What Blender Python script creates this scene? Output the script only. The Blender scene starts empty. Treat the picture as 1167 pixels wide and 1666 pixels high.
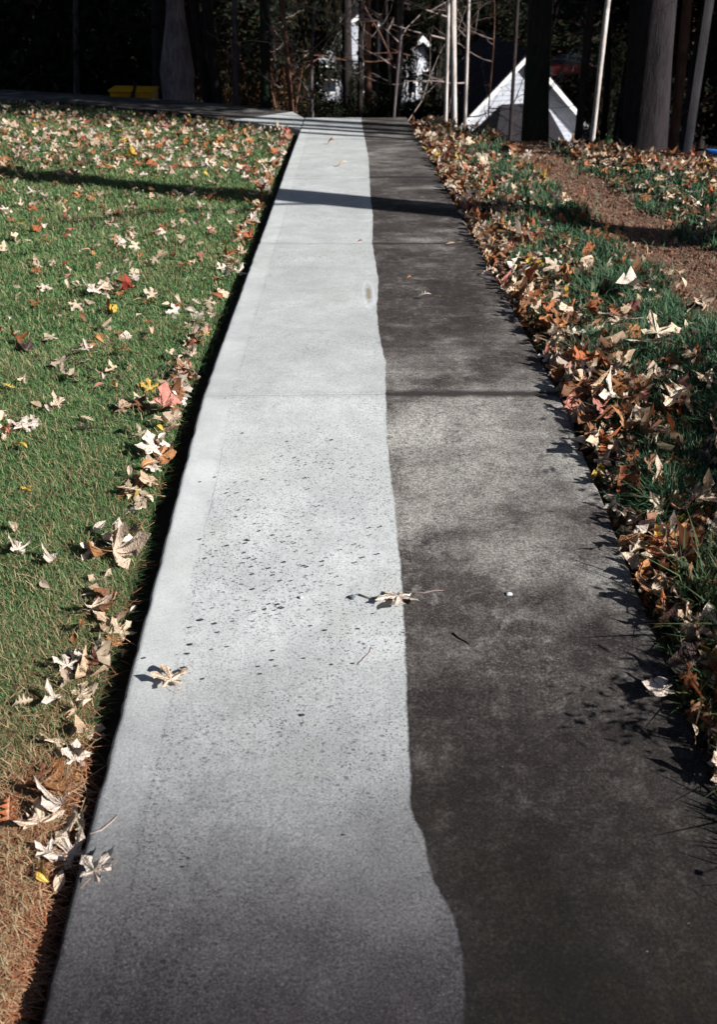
import bpy, math, random
import numpy as np
from mathutils import Vector, Matrix, Euler
R = math.radians
random.seed(7)
rng = np.random.default_rng(7)
scene = bpy.context.scene
COL = scene.collection

# ------------------------------------------------------------------ camera
PITCH, YAW, CAMH, CAMX = 33.6, 0.68, 1.55, -0.115
cd = bpy.data.cameras.new("camera")
cam = bpy.data.objects.new("camera", cd)
COL.objects.link(cam)
cam.location = (CAMX, 0, CAMH)
cam.rotation_euler = (R(90 - PITCH), 0, R(-YAW))
cd.sensor_fit = 'VERTICAL'; cd.sensor_height = 36; cd.sensor_width = 24; cd.lens = 35
cd.clip_start = 0.05; cd.clip_end = 900
cd.dof.use_dof = True; cd.dof.focus_distance = 3.0; cd.dof.aperture_fstop = 5.6
scene.camera = cam

# ------------------------------------------------------------------ sun and sky
SUN_AZ, SUN_EL = 119.4, 33.0           # azimuth clockwise from +Y
TOSUN = Vector((math.sin(R(SUN_AZ)) * math.cos(R(SUN_EL)), math.cos(R(SUN_AZ)) * math.cos(R(SUN_EL)), math.sin(R(SUN_EL))))
world = bpy.data.worlds.new("World"); scene.world = world; world.use_nodes = True
wn = world.node_tree; wn.nodes.clear()
sky = wn.nodes.new('ShaderNodeTexSky'); sky.sky_type = 'NISHITA'; sky.sun_disc = False
sky.sun_elevation = R(SUN_EL); sky.sun_rotation = R(SUN_AZ)
bg = wn.nodes.new('ShaderNodeBackground'); bg.inputs[1].default_value = 0.05
wo = wn.nodes.new('ShaderNodeOutputWorld')
wn.links.new(sky.outputs[0], bg.inputs[0]); wn.links.new(bg.outputs[0], wo.inputs[0])
sl = bpy.data.lights.new("sun", 'SUN'); sl.energy = 5.0; sl.angle = R(0.53); sl.color = (1, .965, .92)
so = bpy.data.objects.new("sun", sl); COL.objects.link(so)
so.rotation_euler = TOSUN.to_track_quat('Z', 'Y').to_euler(); so.location = (20, -10, 20)
scene.view_settings.view_transform = 'Standard'; scene.view_settings.look = 'None'
scene.view_settings.exposure = 0.88; scene.view_settings.gamma = 1
scene.view_settings.use_curve_mapping = False

# ------------------------------------------------------------------ camera geometry helpers (pixels of the photograph -> places)
FPX = 35 / 36 * 1666
_p, _y = R(PITCH), R(YAW)
CF = np.array([math.sin(_y) * math.cos(_p), math.cos(_y) * math.cos(_p), -math.sin(_p)])
CR = np.array([math.cos(_y), -math.sin(_y), 0.0])
CU = np.cross(CR, CF)
CC = np.array([CAMX, 0, CAMH])
def ray(px, py):
    return CF + CR * ((px - 583.5) / FPX) - CU * ((py - 833) / FPX)
def at(px, py, Y):
    d = ray(px, py); return CC + d * (Y / d[1])
def depth(p): return float(np.dot(np.asarray(p) - CC, CF))
def proj(x, y, z):
    v = np.stack([x - CC[0], y - CC[1], z - CC[2]], -1)
    dz = v @ CF
    return 583.5 + FPX * (v @ CR) / dz, 833 - FPX * (v @ CU) / dz, dz

# ------------------------------------------------------------------ terrain
HW = 0.615; SLOPE = 0.1175; YJ = 3.07; YEND = 12.55
def prof(y):
    y = np.asarray(y, float)
    t = np.clip(y, None, 24.0) - YJ
    return -SLOPE * 0.5 * (t + np.sqrt(t * t + 0.006))
CX = [-60, -30, -14, -8, -4.2, -2.3, -.6, .75, 1.1, 3, 5, 9, 20, 60]
CY = [52, 33, 23.2, 19.2, 16.6, 15.3, 13.4, 12.0, 11.2, 9.1, 7.8, 6.0, 3.0, -6]
LX = [-30, -14, -8, -4.2, -2.3, -.615]          # far edge of the left lawn
LY = [31, 21.5, 17.4, 14.9, 13.4, 11.3]
def crest(x): return np.interp(x, CX, CY)
def wav(x, y, f, s=0.0):
    return (np.sin(x * f * 1.3 + y * f * .7 + s) + np.sin(-x * f * .8 + y * f * 1.1 + 1.7 * s + 2) + np.sin(x * f * 2.1 - y * f * 1.7 + 3.1 * s)) / 3
def ground(x, y):
    x = np.asarray(x, float); y = np.asarray(y, float)
    z = prof(y)
    d = np.clip(y - crest(x), 0, None)
    d = np.where(d > 24, 24 + 6 * (1 - np.exp(-(d - 24) / 6)), d)
    z = z - .34 * (np.sqrt(d * d + .25) - .5)
    far = np.clip((y - 16) / 20, 0, 1)
    z = z + far * .35 * wav(x, y, .22)
    soil = np.full_like(z, -.055)
    ax = -x - HW
    left = x < 0
    soil = np.where(left, np.where(ax < .068, -.088, -.058 + .012 * wav(x, y, 5)), soil)
    rx = x - HW
    soil = np.where(~left, -.045 + .03 * np.exp(-((x - 1.1) / .35) ** 2) + .015 * wav(x, y, 4, 1) - .03 * np.exp(-((x - 1.65) / .3) ** 2), soil)
    onp = (np.abs(x) < HW + .004) & (y < YEND)
    soil = np.where(onp, -.13, soil)
    lf = np.interp(x, LX, LY)
    onw = (x < HW) & (y > lf) & (y < lf + 1.55)
    soil = np.where(onw & ~onp, -.06, soil)
    return z + soil
def surf(x, y):
    x = float(x); y = float(y)
    if abs(x) < HW and y < YEND: return float(prof(y))
    return float(ground(x, y))
def on_ground(px, py, lift=0.0):
    d = ray(px, py); t = 0.5; prev = t
    while t < 80:
        p = CC + d * t
        if p[2] < surf(p[0], p[1]) + lift: break
        prev = t; t *= 1.01
    a, b = prev, t
    for _ in range(18):
        m = (a + b) / 2; p = CC + d * m
        if p[2] < surf(p[0], p[1]) + lift: b = m
        else: a = m
    return CC + d * b

# ------------------------------------------------------------------ object helpers
def tag(o, label=None, cat=None, group=None, kind=None):
    if label: o['label'] = label
    if cat: o['category'] = cat
    if group: o['group'] = group
    if kind: o['kind'] = kind
    return o
def link(name, me, mat=None, parent=None):
    o = bpy.data.objects.new(name, me); COL.objects.link(o)
    if mat is not None and me is not None and len(me.materials) == 0: me.materials.append(mat)
    if parent is not None: o.parent = parent
    return o
def empty(name, loc=(0, 0, 0), rz=0):
    o = bpy.data.objects.new(name, None); COL.objects.link(o)
    o.location = loc; o.rotation_euler = (0, 0, rz); o.empty_display_size = .1
    return o
def copy_tree(o, parent=None):
    c = o.copy(); COL.objects.link(c); c.parent = parent
    for ch in o.children: copy_tree(ch, c)
    return c
def np_mesh(name, V, F, smooth=False, colors=None, attrs=None):
    """V (n,3), F (m,k) all faces same size; colors (n,3) point colours"""
    me = bpy.data.meshes.new(name)
    V = np.ascontiguousarray(V, dtype=np.float32); F = np.ascontiguousarray(F, dtype=np.int32)
    m, k = F.shape
    me.vertices.add(len(V)); me.vertices.foreach_set('co', V.ravel())
    me.loops.add(m * k); me.loops.foreach_set('vertex_index', F.ravel())
    me.polygons.add(m); me.polygons.foreach_set('loop_start', np.arange(0, m * k, k, dtype=np.int32))
    me.polygons.foreach_set('use_smooth', np.full(m, smooth, dtype=bool))
    if colors is not None:
        a = me.color_attributes.new('tint', 'FLOAT_COLOR', 'POINT')
        c = np.ones((len(V), 4), np.float32); c[:, :3] = colors
        a.data.foreach_set('color', c.ravel())
    for n, v in (attrs or {}).items():
        a = me.attributes.new(n, 'FLOAT', 'POINT'); a.data.foreach_set('value', np.asarray(v, np.float32))
    me.update(calc_edges=True); me.validate()
    return me
def poly_mesh(name, V, F, smooth=False):
    me = bpy.data.meshes.new(name); me.from_pydata([tuple(map(float, v)) for v in V], [], F)
    if smooth:
        me.polygons.foreach_set('use_smooth', [True] * len(me.polygons))
    me.update(); return me
class MB:
    def __init__(s): s.V = []; s.F = []
    def box(s, x0, x1, y0, y1, z0, z1):
        b = len(s.V)
        s.V += [(x0, y0, z0), (x1, y0, z0), (x1, y1, z0), (x0, y1, z0), (x0, y0, z1), (x1, y0, z1), (x1, y1, z1), (x0, y1, z1)]
        s.F += [tuple(b + i for i in f) for f in ((0, 3, 2, 1), (4, 5, 6, 7), (0, 1, 5, 4), (1, 2, 6, 5), (2, 3, 7, 6), (3, 0, 4, 7))]
    def prism(s, pts, n):      # pts polygon extruded by vector n
        b = len(s.V); k = len(pts)
        s.V += [tuple(p) for p in pts] + [tuple(p[i] + n[i] for i in range(3)) for p in pts]
        s.F += [tuple(b + i for i in range(k))[::-1], tuple(b + k + i for i in range(k))]
        s.F += [(b + i, b + (i + 1) % k, b + k + (i + 1) % k, b + k + i) for i in range(k)]
    def tube(s, pts, rad, n=8, cap=True):
        pts = [Vector(p) for p in pts]; b = len(s.V)
        up = Vector((0, 0, 1))
        for i, p in enumerate(pts):
            t = (pts[min(i + 1, len(pts) - 1)] - pts[max(i - 1, 0)]).normalized()
            ref = Vector((1, 0, 0)) if abs(t.z) > .8 else up
            u = t.cross(ref).normalized(); v = t.cross(u)
            r = rad[i] if isinstance(rad, (list, tuple)) else rad
            for j in range(n):
                a = 2 * math.pi * j / n
                rr = r if not callable(r) else r(a)
                s.V.append(tuple(p + (u * math.cos(a) + v * math.sin(a)) * rr))
        for i in range(len(pts) - 1):
            for j in range(n):
                k = (j + 1) % n
                s.F.append((b + i * n + j, b + i * n + k, b + (i + 1) * n + k, b + (i + 1) * n + j))
        if cap:
            s.F.append(tuple(b + j for j in range(n))[::-1]); e = b + (len(pts) - 1) * n
            s.F.append(tuple(e + j for j in range(n)))
    def build(s, name, mat, parent=None, smooth=False):
        return link(name, poly_mesh(name, s.V, s.F, smooth), mat, parent)

# ------------------------------------------------------------------ materials
class NT:
    def __init__(s, name):
        s.m = bpy.data.materials.new(name); s.m.use_nodes = True
        s.t = s.m.node_tree; s.t.nodes.clear()
        s.out = s.n('ShaderNodeOutputMaterial')
        s.b = s.n('ShaderNodeBsdfPrincipled'); s.l(s.b.outputs[0], s.out.inputs[0])
        s.b.inputs['Specular IOR Level'].default_value = .25
        s.b.inputs['Roughness'].default_value = .9
    def n(s, t, **kw):
        nd = s.t.nodes.new(t)
        for k, v in kw.items(): setattr(nd, k, v)
        return nd
    def l(s, a, b): s.t.links.new(a, b)
    def set(s, sock, v):
        if hasattr(v, 'links'): s.l(v, sock)
        elif isinstance(v, (tuple, list)) and sock.type == 'RGBA': sock.default_value = (*v, 1)
        else: sock.default_value = v
    def coord(s): return s.n('ShaderNodeNewGeometry').outputs['Position']
    def objc(s): return s.n('ShaderNodeTexCoord').outputs['Object']
    def noise(s, vec, scale, detail=3, rough=.55, dist=0.0):
        nd = s.n('ShaderNodeTexNoise'); s.l(vec, nd.inputs['Vector'])
        nd.inputs['Scale'].default_value = scale; nd.inputs['Detail'].default_value = detail
        nd.inputs['Roughness'].default_value = rough; nd.inputs['Distortion'].default_value = dist
        return nd.outputs['Fac']
    def voro(s, vec, scale, out='Distance', feature='F1', rnd=1):
        nd = s.n('ShaderNodeTexVoronoi', feature=feature); s.l(vec, nd.inputs['Vector'])
        nd.inputs['Scale'].default_value = scale; nd.inputs['Randomness'].default_value = rnd
        return nd.outputs[out]
    def step(s, v, a, b, lo=0.0, hi=1.0):
        nd = s.n('ShaderNodeMapRange'); nd.clamp = True
        s.set(nd.inputs[0], v); nd.inputs[1].default_value = a; nd.inputs[2].default_value = b
        nd.inputs[3].default_value = lo; nd.inputs[4].default_value = hi
        return nd.outputs[0]
    def math(s, op, a, b=None):
        nd = s.n('ShaderNodeMath', operation=op); s.set(nd.inputs[0], a)
        if b is not None: s.set(nd.inputs[1], b)
        return nd.outputs[0]
    def mix(s, f, a, b, mode='MIX'):
        nd = s.n('ShaderNodeMix', data_type='RGBA', blend_type=mode)
        s.set(nd.inputs[0], f); s.set(nd.inputs[6], a); s.set(nd.inputs[7], b)
        return nd.outputs[2]
    def attr(s, name, out='Fac'):
        nd = s.n('ShaderNodeAttribute', attribute_name=name); return nd.outputs[out]
    def xyz(s, vec):
        nd = s.n('ShaderNodeSeparateXYZ'); s.l(vec, nd.inputs[0]); return nd.outputs
    def scale(s, vec, v):
        nd = s.n('ShaderNodeVectorMath', operation='MULTIPLY'); s.l(vec, nd.inputs[0]); nd.inputs[1].default_value = v
        return nd.outputs[0]
    def bump(s, h, strength=.4, dist=.01):
        nd = s.n('ShaderNodeBump'); nd.inputs['Strength'].default_value = strength; nd.inputs['Distance'].default_value = dist
        s.l(h, nd.inputs['Height']); s.l(nd.outputs[0], s.b.inputs['Normal'])
    def col(s, c): s.set(s.b.inputs['Base Color'], c)

def mat_plain(name, c, c2=None, sc=6, rough=.85, bump=.3, bd=.01, vec=None):
    t = NT(name); co = t.coord()
    n = t.noise(co, sc, 5)
    t.col(t.mix(t.step(n, .3, .7), c, c2 or tuple(v * .6 for v in c)))
    t.b.inputs['Roughness'].default_value = rough
    t.bump(t.noise(co, sc * 6, 4), bump, bd); return t.m

# concrete: washed and grimy halves, told apart by the attribute "wash" (metres left of the wash line)
def mat_concrete():
    t = NT('concrete'); P = t.coord(); X, Y, Z = t.xyz(P)
    wash = t.attr('wash'); fine = t.noise(P, 900, 2); med = t.noise(P, 160, 4, .6)
    wob = t.math('MULTIPLY', t.math('SUBTRACT', t.noise(P, 60, 4, .7), .5), .010)
    W = t.step(t.math('ADD', wash, wob), -.0025, .0035)
    big = t.noise(P, 2.2, 4, .6); blot = t.noise(t.scale(P, (1, .8, 1)), 7, 7, .68, .4)
    # ---- washed
    edge = t.step(t.math('ADD', X, t.math('MULTIPLY', t.noise(P, 3, 2), .02)), -.515, -.500)   # trowelled border
    c = t.mix(t.step(big, .3, .7), (.42, .442, .440), (.545, .572, .570))
    c = t.mix(t.math('MULTIPLY', t.step(blot, .42, .66), .5), c, (.31, .33, .33))
    c = t.mix(t.math('MULTIPLY', t.step(t.noise(P, 3.7, 6, .7, .6), .50, .68), .30), c, (.34, .34, .30))
    c = t.mix(t.math('MULTIPLY', t.step(t.noise(P, 150, 4, .8), .49, .62), t.step(edge, 0, 1, .25, .66)), c, (.235, .24, .255))
    c = t.mix(t.math('MULTIPLY', t.step(t.noise(P, 34, 4, .7), .5, .68), t.step(edge, 0, 1, .1, .38)), c, (.28, .30, .31))
    c = t.mix(t.math('MULTIPLY', t.step(t.noise(P, 420, 2), .62, .75), .5), c, (.62, .60, .54))
    # pits, small and dark, clustering in patches
    def pits(scale, size, dens, sq, rot):
        mp = t.n('ShaderNodeMapping'); t.l(P, mp.inputs[0]); mp.inputs['Rotation'].default_value = (0, 0, rot)
        mp.inputs['Scale'].default_value = (1, sq, 1)
        d = t.voro(mp.outputs[0], scale); rn = t.n('ShaderNodeTexVoronoi'); t.l(mp.outputs[0], rn.inputs[0]); rn.inputs['Scale'].default_value = scale
        r = t.xyz(rn.outputs['Color'])[0]
        thr = t.math('MULTIPLY', t.step(r, dens, 1, 0, 1), size)
        dd = t.math('ADD', d, t.math('MULTIPLY', t.math('SUBTRACT', t.noise(P, 500, 2), .5), .25))
        return t.math('LESS_THAN', dd, thr)
    cl = t.step(t.math('ADD', t.noise(P, 2.6, 3), t.step(t.math('ABSOLUTE', t.math('SUBTRACT', Y, 2.0)), .1, 1.1, .16, 0)), .48, .72)
    p1 = t.math('MULTIPLY', pits(75, .42, .55, 1.5, .5), t.step(cl, 0, 1, .15, 1))
    p2 = t.math('MULTIPLY', pits(190, .5, .45, 1.3, 1.1), t.step(cl, 0, 1, .45, 1))
    p3 = t.math('MULTIPLY', pits(34, .27, .86, 1.7, .2), t.step(cl, .3, 1, 0, 1))
    pit = t.math('MAXIMUM', t.math('MAXIMUM', p1, p3), p2)
    pit = t.math('MULTIPLY', pit, t.step(edge, 0, 1, .2, 1))
    c = t.mix(t.math('MULTIPLY', pit, .88), c, (.085, .088, .11))
    line = t.step(t.math('ABSOLUTE', t.math('ADD', t.math('ADD', X, .508), t.math('MULTIPLY', t.math('SUBTRACT', t.noise(P, 5, 2), .5), .02))), 0.0, .003, .45, 0)
    line = t.math('MULTIPLY', line, t.step(t.noise(P, 2.3, 2), .42, .58))
    c = t.mix(line, c, (.16, .16, .17))
    # grime blotches on the washed half; vignette darkening by the path start painted in
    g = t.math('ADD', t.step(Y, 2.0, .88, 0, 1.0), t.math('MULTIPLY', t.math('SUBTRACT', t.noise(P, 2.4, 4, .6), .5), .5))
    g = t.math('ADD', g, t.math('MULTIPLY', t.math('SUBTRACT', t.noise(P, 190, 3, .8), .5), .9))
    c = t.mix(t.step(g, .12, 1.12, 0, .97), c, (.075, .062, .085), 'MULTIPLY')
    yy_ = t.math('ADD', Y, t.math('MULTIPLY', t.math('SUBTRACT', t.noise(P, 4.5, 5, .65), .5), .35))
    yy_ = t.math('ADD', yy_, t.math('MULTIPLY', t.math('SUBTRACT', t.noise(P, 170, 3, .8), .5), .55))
    c = t.mix(t.step(yy_, 1.40, .88, 0, .86), c, (.12, .085, .11), 'MULTIPLY')  # second, steeper near-end vignette painted into the washed colour
    c = t.mix(t.math('MULTIPLY', t.step(t.noise(P, 260, 2, .6), .60, .72), t.step(g, .2, .8, 0, .15)), c, (.36, .35, .35))
    # ---- unwashed
    u = t.mix(t.step(blot, .40, .64), (.050, .044, .042), (.225, .220, .195))
    pat = t.math('ADD', t.noise(t.scale(P, (.8, 1.2, 1)), 2.3, 4, .6), t.step(t.math('ABSOLUTE', t.math('SUBTRACT', Y, 2.75)), .0, .75, .17, 0))
    pat = t.math('SUBTRACT', pat, t.step(Y, 1.7, 1.05, 0, .26))
    pat = t.math('SUBTRACT', pat, t.step(t.math('ABSOLUTE', t.math('SUBTRACT', Y, 4.5)), .2, 1.2, .10, 0))
    u = t.mix(t.step(pat, .42, .66, .85, 0), u, (.036, .030, .030))
    u = t.mix(t.step(pat, .50, .76, 0, .8), u, (.40, .41, .38))
    u = t.mix(t.math('MULTIPLY', t.step(t.noise(P, 11, 6, .75, .5), .52, .66), t.step(Y, 1.0, 1.5, .25, .6)), u, (.30, .295, .27))
    u = t.mix(t.math('MULTIPLY', t.step(t.noise(t.scale(P, (1.2, 1, 1)), 15, 6, .75, .5), .52, .68), .7), u, (.040, .036, .036))
    u = t.mix(t.math('MULTIPLY', t.step(t.noise(P, 30, 5, .75), .50, .66), t.step(pat, .45, .7, .25, .7)), u, (.33, .33, .30))
    u = t.mix(t.math('MULTIPLY', t.step(t.noise(t.scale(P, (1, 1.1, 1)), 43, 5, .75), .52, .68), .7), u, (.035, .032, .032))
    u = t.mix(t.math('MULTIPLY', t.step(t.noise(P, 170, 3, .8), .52, .68), t.step(pat, .4, .6, .35, .7)), u, (.36, .35, .31))
    u = t.mix(t.math('MULTIPLY', t.step(t.noise(P, 215, 3, .8), .50, .66), .7), u, (.020, .018, .020))
    alg = t.math('MULTIPLY', t.math('MULTIPLY', t.step(t.noise(P, 5, 5, .7), .44, .7), t.step(t.noise(P, 120, 3, .7), .42, .6)), t.step(Y, 1.7, 1.1, 0, .5))
    
    u = t.mix(t.step(t.math('ADD', Y, t.math('MULTIPLY', t.noise(P, 3, 4), .6)), 2.5, 1.2, 0, .94), u, (.05, .035, .04), 'MULTIPLY')  # near-end vignette painted into the dirty half as well
    u = t.mix(alg, u, (.036, .029, .010))
    u = t.mix(t.step(t.voro(P, 17),   .02, .04, .45, 0), u, (.26, .26, .25))
    u = t.mix(1.0, u, t.mix(t.step(t.math('ADD', t.noise(P, 3.3, 5, .6), t.step(t.math('ABSOLUTE', t.math('SUBTRACT', Y, 2.5)), .3, 1.1, .10, -.03)), .38, .62), (.50, .455, .45), (1.0, .98, .97)), 'MULTIPLY')
    u = t.mix(1.0, u, t.mix(t.step(t.noise(P, 125, 4, .8), .40, .60), (.55, .52, .52), (1.38, 1.38, 1.42)), 'MULTIPLY')
    c = t.mix(W, u, c)
    jd = t.attr('joint')                                                 # metres from the nearest joint
    jn = t.math('ADD', jd, t.math('MULTIPLY', t.math('SUBTRACT', t.noise(P, 14, 3), .5), .03))
    jm = t.math('MULTIPLY', t.step(jn, .012, .040, 1, 0), t.step(W, 0, 1, .93, .13))
    c = t.mix(jm, c, (.022, .018, .018))
    # wetted ring with a brown centre on the washed half
    mx = t.math('DIVIDE', t.math('SUBTRACT', X, MARK[0]), .028); my = t.math('DIVIDE', t.math('SUBTRACT', Y, MARK[1]), .26)
    rr = t.math('SQRT', t.math('ADD', t.math('MULTIPLY', mx, mx), t.math('MULTIPLY', my, my)))
    rr = t.math('ADD', rr, t.math('MULTIPLY', t.math('SUBTRACT', t.noise(P, 28, 3), .5), .5))
    ring = t.step(t.math('ABSOLUTE', t.math('SUBTRACT', rr, .9)), .03, .2, .32, 0)
    c = t.mix(ring, c, (.60, .63, .70))
    c = t.mix(t.step(t.math('ADD', rr, t.math('MULTIPLY', t.noise(P, 50, 3), .4)), .5, .85, .8, 0), c, (.20, .165, .10))
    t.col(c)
    t.b.inputs['Roughness'].default_value = .92
    h = t.math('ADD', t.math('MULTIPLY', fine, .6), t.math('MULTIPLY', med, .6))
    h = t.math('SUBTRACT', h, t.math('MULTIPLY', pit, .9))
    t.bump(h, .5, .0022)
    return t.m

def mat_soil():
    t = NT('soil'); P = t.coord(); X, Y, Z = t.xyz(P)
    n = t.noise(P, 14, 6, .65); n2 = t.noise(P, 120, 4, .7); n3 = t.noise(P, 3, 4)
    thatch = t.mix(t.step(n2, .35, .65), (.028, .030, .014), (.075, .062, .034))
    clay = t.mix(t.step(n2, .35, .68), (.12, .040, .019), (.26, .10, .05))
    straw = t.mix(t.step(n2, .38, .66), (.085, .050, .034), (.27, .19, .14))
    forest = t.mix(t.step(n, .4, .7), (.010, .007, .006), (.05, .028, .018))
    wob = t.math('MULTIPLY', t.math('SUBTRACT', n3, .5), .9)
    cl = t.math('MULTIPLY', t.step(t.math('ADD', Y, t.math('MULTIPLY', wob, .4)), 1.3, 1.55, 1, 0), t.step(t.math('ADD', X, wob), -1.25, -.95, 0, 1))
    c = t.mix(cl, thatch, clay)
    xb = t.math('ABSOLUTE', t.math('SUBTRACT', t.math('ADD', X, t.math('MULTIPLY', wob, .35)), 1.68))
    st = t.math('MULTIPLY', t.step(xb, .18, .30, 1, 0), t.step(Y, 9.8, 10.4, 1, 0))
    c = t.mix(st, c, straw)
    pit = t.step(t.math('ABSOLUTE', t.math('ADD', X, .655)), .04, .05, 1, 0)
    c = t.mix(t.math('MULTIPLY', pit, .6), c, (.03, .018, .012))
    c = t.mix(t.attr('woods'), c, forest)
    t.col(c); t.bump(t.math('ADD', n2, n), .8, .02); return t.m

def mat_tint(name, rough=.7, trans=.25, spec=.3, mott=.35):
    t = NT(name); P = t.coord()
    c = t.attr('tint', 'Color')
    c = t.mix(t.math('MULTIPLY', t.step(t.noise(P, 60, 3), .4, .7), mott), c, (.06, .035, .02))
    t.col(c); t.b.inputs['Roughness'].default_value = rough; t.b.inputs['Specular IOR Level'].default_value = spec
    if trans:
        tr = t.n('ShaderNodeBsdfTranslucent'); t.l(c, tr.inputs[0])
        mx = t.n('ShaderNodeMixShader'); mx.inputs[0].default_value = trans
        t.l(t.b.outputs[0], mx.inputs[1]); t.l(tr.outputs[0], mx.inputs[2]); t.l(mx.outputs[0], t.out.inputs[0])
    return t.m
def mat_leaf():
    t = NT('leaf'); P = t.objc()
    oi = t.n('ShaderNodeObjectInfo'); c = oi.outputs['Color']
    n = t.noise(P, 5, 4, .6)
    mpv = t.n('ShaderNodeVectorMath', operation='ADD'); t.l(P, mpv.inputs[0]); t.l(oi.outputs['Location'], mpv.inputs[1])
    c2 = t.mix(t.step(t.noise(mpv.outputs[0], 3.5, 5), .48, .72, 0, .75), c, t.mix(.45, (.22, .09, .04), c))
    c2 = t.mix(t.step(t.attr('vein'), .35, .9, 0, .5), c2, t.mix(.6, c, (.80, .68, .50)))
    c2 = t.mix(t.step(n, .66, .74, 0, .6), c2, (.10, .04, .02))
    t.col(c2); t.b.inputs['Roughness'].default_value = .55; t.b.inputs['Specular IOR Level'].default_value = .35
    t.bump(t.math('SUBTRACT', t.noise(P, 14, 3), t.math('MULTIPLY', t.attr('vein'), 1.0)), .5, .04)
    tr = t.n('ShaderNodeBsdfTranslucent'); t.l(c2, tr.inputs[0])
    mx = t.n('ShaderNodeMixShader'); mx.inputs[0].default_value = .18
    t.l(t.b.outputs[0], mx.inputs[1]); t.l(tr.outputs[0], mx.inputs[2]); t.l(mx.outputs[0], t.out.inputs[0])
    return t.m
def mat_bark(name, c1, c2, rough_scale=1.0, moss=None):
    t = NT(name); P = t.coord()
    v = t.scale(P, (1, 1, .22))
    n = t.noise(v, 22 * rough_scale, 6, .7); n2 = t.noise(P, 3.0, 4, .6)
    c = t.mix(t.step(n, .35, .68), c1, c2)
    c = t.mix(t.step(n2, .45, .75, 0, .6), c, tuple(x * .35 for x in c1))
    if moss: c = t.mix(t.step(t.noise(P, 1.6, 5), .42, .6), c, moss)
    t.col(c); t.bump(n, .9, .03); return t.m
M = {}
_mk = on_ground(600, 478); MARK = (float(_mk[0]), float(_mk[1]))
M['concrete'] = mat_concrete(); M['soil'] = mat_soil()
M['grass'] = mat_tint('grass_blades', .6, .22, .3, .25)
M['litter'] = mat_tint('leaf_litter', .6, .18, .3, .35)
M['straw'] = mat_tint('straw', .8, 0, .2, .2)
M['leaf'] = mat_leaf()
M['stem'] = mat_plain('leaf_stem', (.42, .27, .15), (.25, .10, .05), 20, .6)
M['foliage'] = mat_tint('foliage', .7, .12, .08, .1)
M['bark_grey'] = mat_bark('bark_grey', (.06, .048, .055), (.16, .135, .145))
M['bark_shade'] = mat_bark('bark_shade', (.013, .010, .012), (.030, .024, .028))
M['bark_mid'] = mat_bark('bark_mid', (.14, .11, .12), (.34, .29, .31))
M['bark_dark'] = mat_bark('bark_dark', (.012, .010, .010), (.045, .036, .036))
M['bark_pale'] = mat_bark('bark_pale', (.42, .37, .35), (.62, .58, .56), .6)
M['bark_red'] = mat_bark('bark_red', (.10, .045, .03), (.20, .11, .08))
M['bark_ivy'] = mat_bark('bark_ivy', (.012, .011, .010), (.05, .04, .034), 1, (.014, .03, .016))
M['twig'] = mat_plain('twig', (.33, .26, .24), (.16, .12, .11), 8)
M['sand'] = mat_plain('joint_sand', (.05, .045, .04), (.02, .018, .016), 80)

# ------------------------------------------------------------------ ground
def axis(lo, a, b, hi, step, grow=1.25):
    v = list(np.arange(a, b, step)); s = step; x = b
    while x < hi: v.append(x); s *= grow; x += s
    v.append(hi); s = step; x = a; w = []
    while x > lo: s *= grow; x -= s; w.append(x)
    return np.array(sorted(set(np.round(w + v, 4))))
gx = axis(-220, -5.0, 4.0, 220, .06); gx = np.array(sorted(set(list(gx) + [-HW - .069, -HW - .067, -HW - .005, -HW - .003, HW + .003, HW + .005])))
gy = axis(-60, -.5, 16, 320, .06, 1.12); gy = gy[(gy > -60)]
X, Y = np.meshgrid(gx, gy); Z = ground(X, Y)
Z = Z + np.where(np.abs(X) > HW + .01, .010 * wav(X * 1.3, Y, 17) + .006 * wav(X, Y, 41, 2), 0)
V = np.stack([X.ravel(), Y.ravel(), Z.ravel()], 1)
ny, nx = X.shape; idx = np.arange(ny * nx).reshape(ny, nx)
F = np.stack([idx[:-1, :-1].ravel(), idx[:-1, 1:].ravel(), idx[1:, 1:].ravel(), idx[1:, :-1].ravel()], 1)
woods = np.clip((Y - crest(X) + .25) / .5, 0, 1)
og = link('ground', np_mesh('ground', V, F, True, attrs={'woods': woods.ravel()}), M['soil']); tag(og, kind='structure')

# wash line: the wavy boundary between the clean and the dirty half
WL = [(590, 205), (600, 258), (603, 320), (607, 350), (606, 395), (611, 425), (616, 455), (615, 478), (613, 505), (618, 550), (628, 590), (628, 645), (630, 720),
      (640, 800), (650, 900), (658, 1000), (660, 1080), (666, 1220), (668, 1310), (676, 1334), (690, 1360), (698, 1400), (706, 1432), (722, 1462), (740, 1500), (753, 1550), (757, 1600), (757, 1660)]
wl = sorted([tuple(on_ground(a, b)[:2]) for a, b in WL], key=lambda p: p[1])
WLy = [p[1] for p in wl]; WLx = [p[0] for p in wl]
JOINTS = [-1.74, .66, 3.07, 5.48, 7.89, 10.30]
path = link('path', None); 
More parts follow.
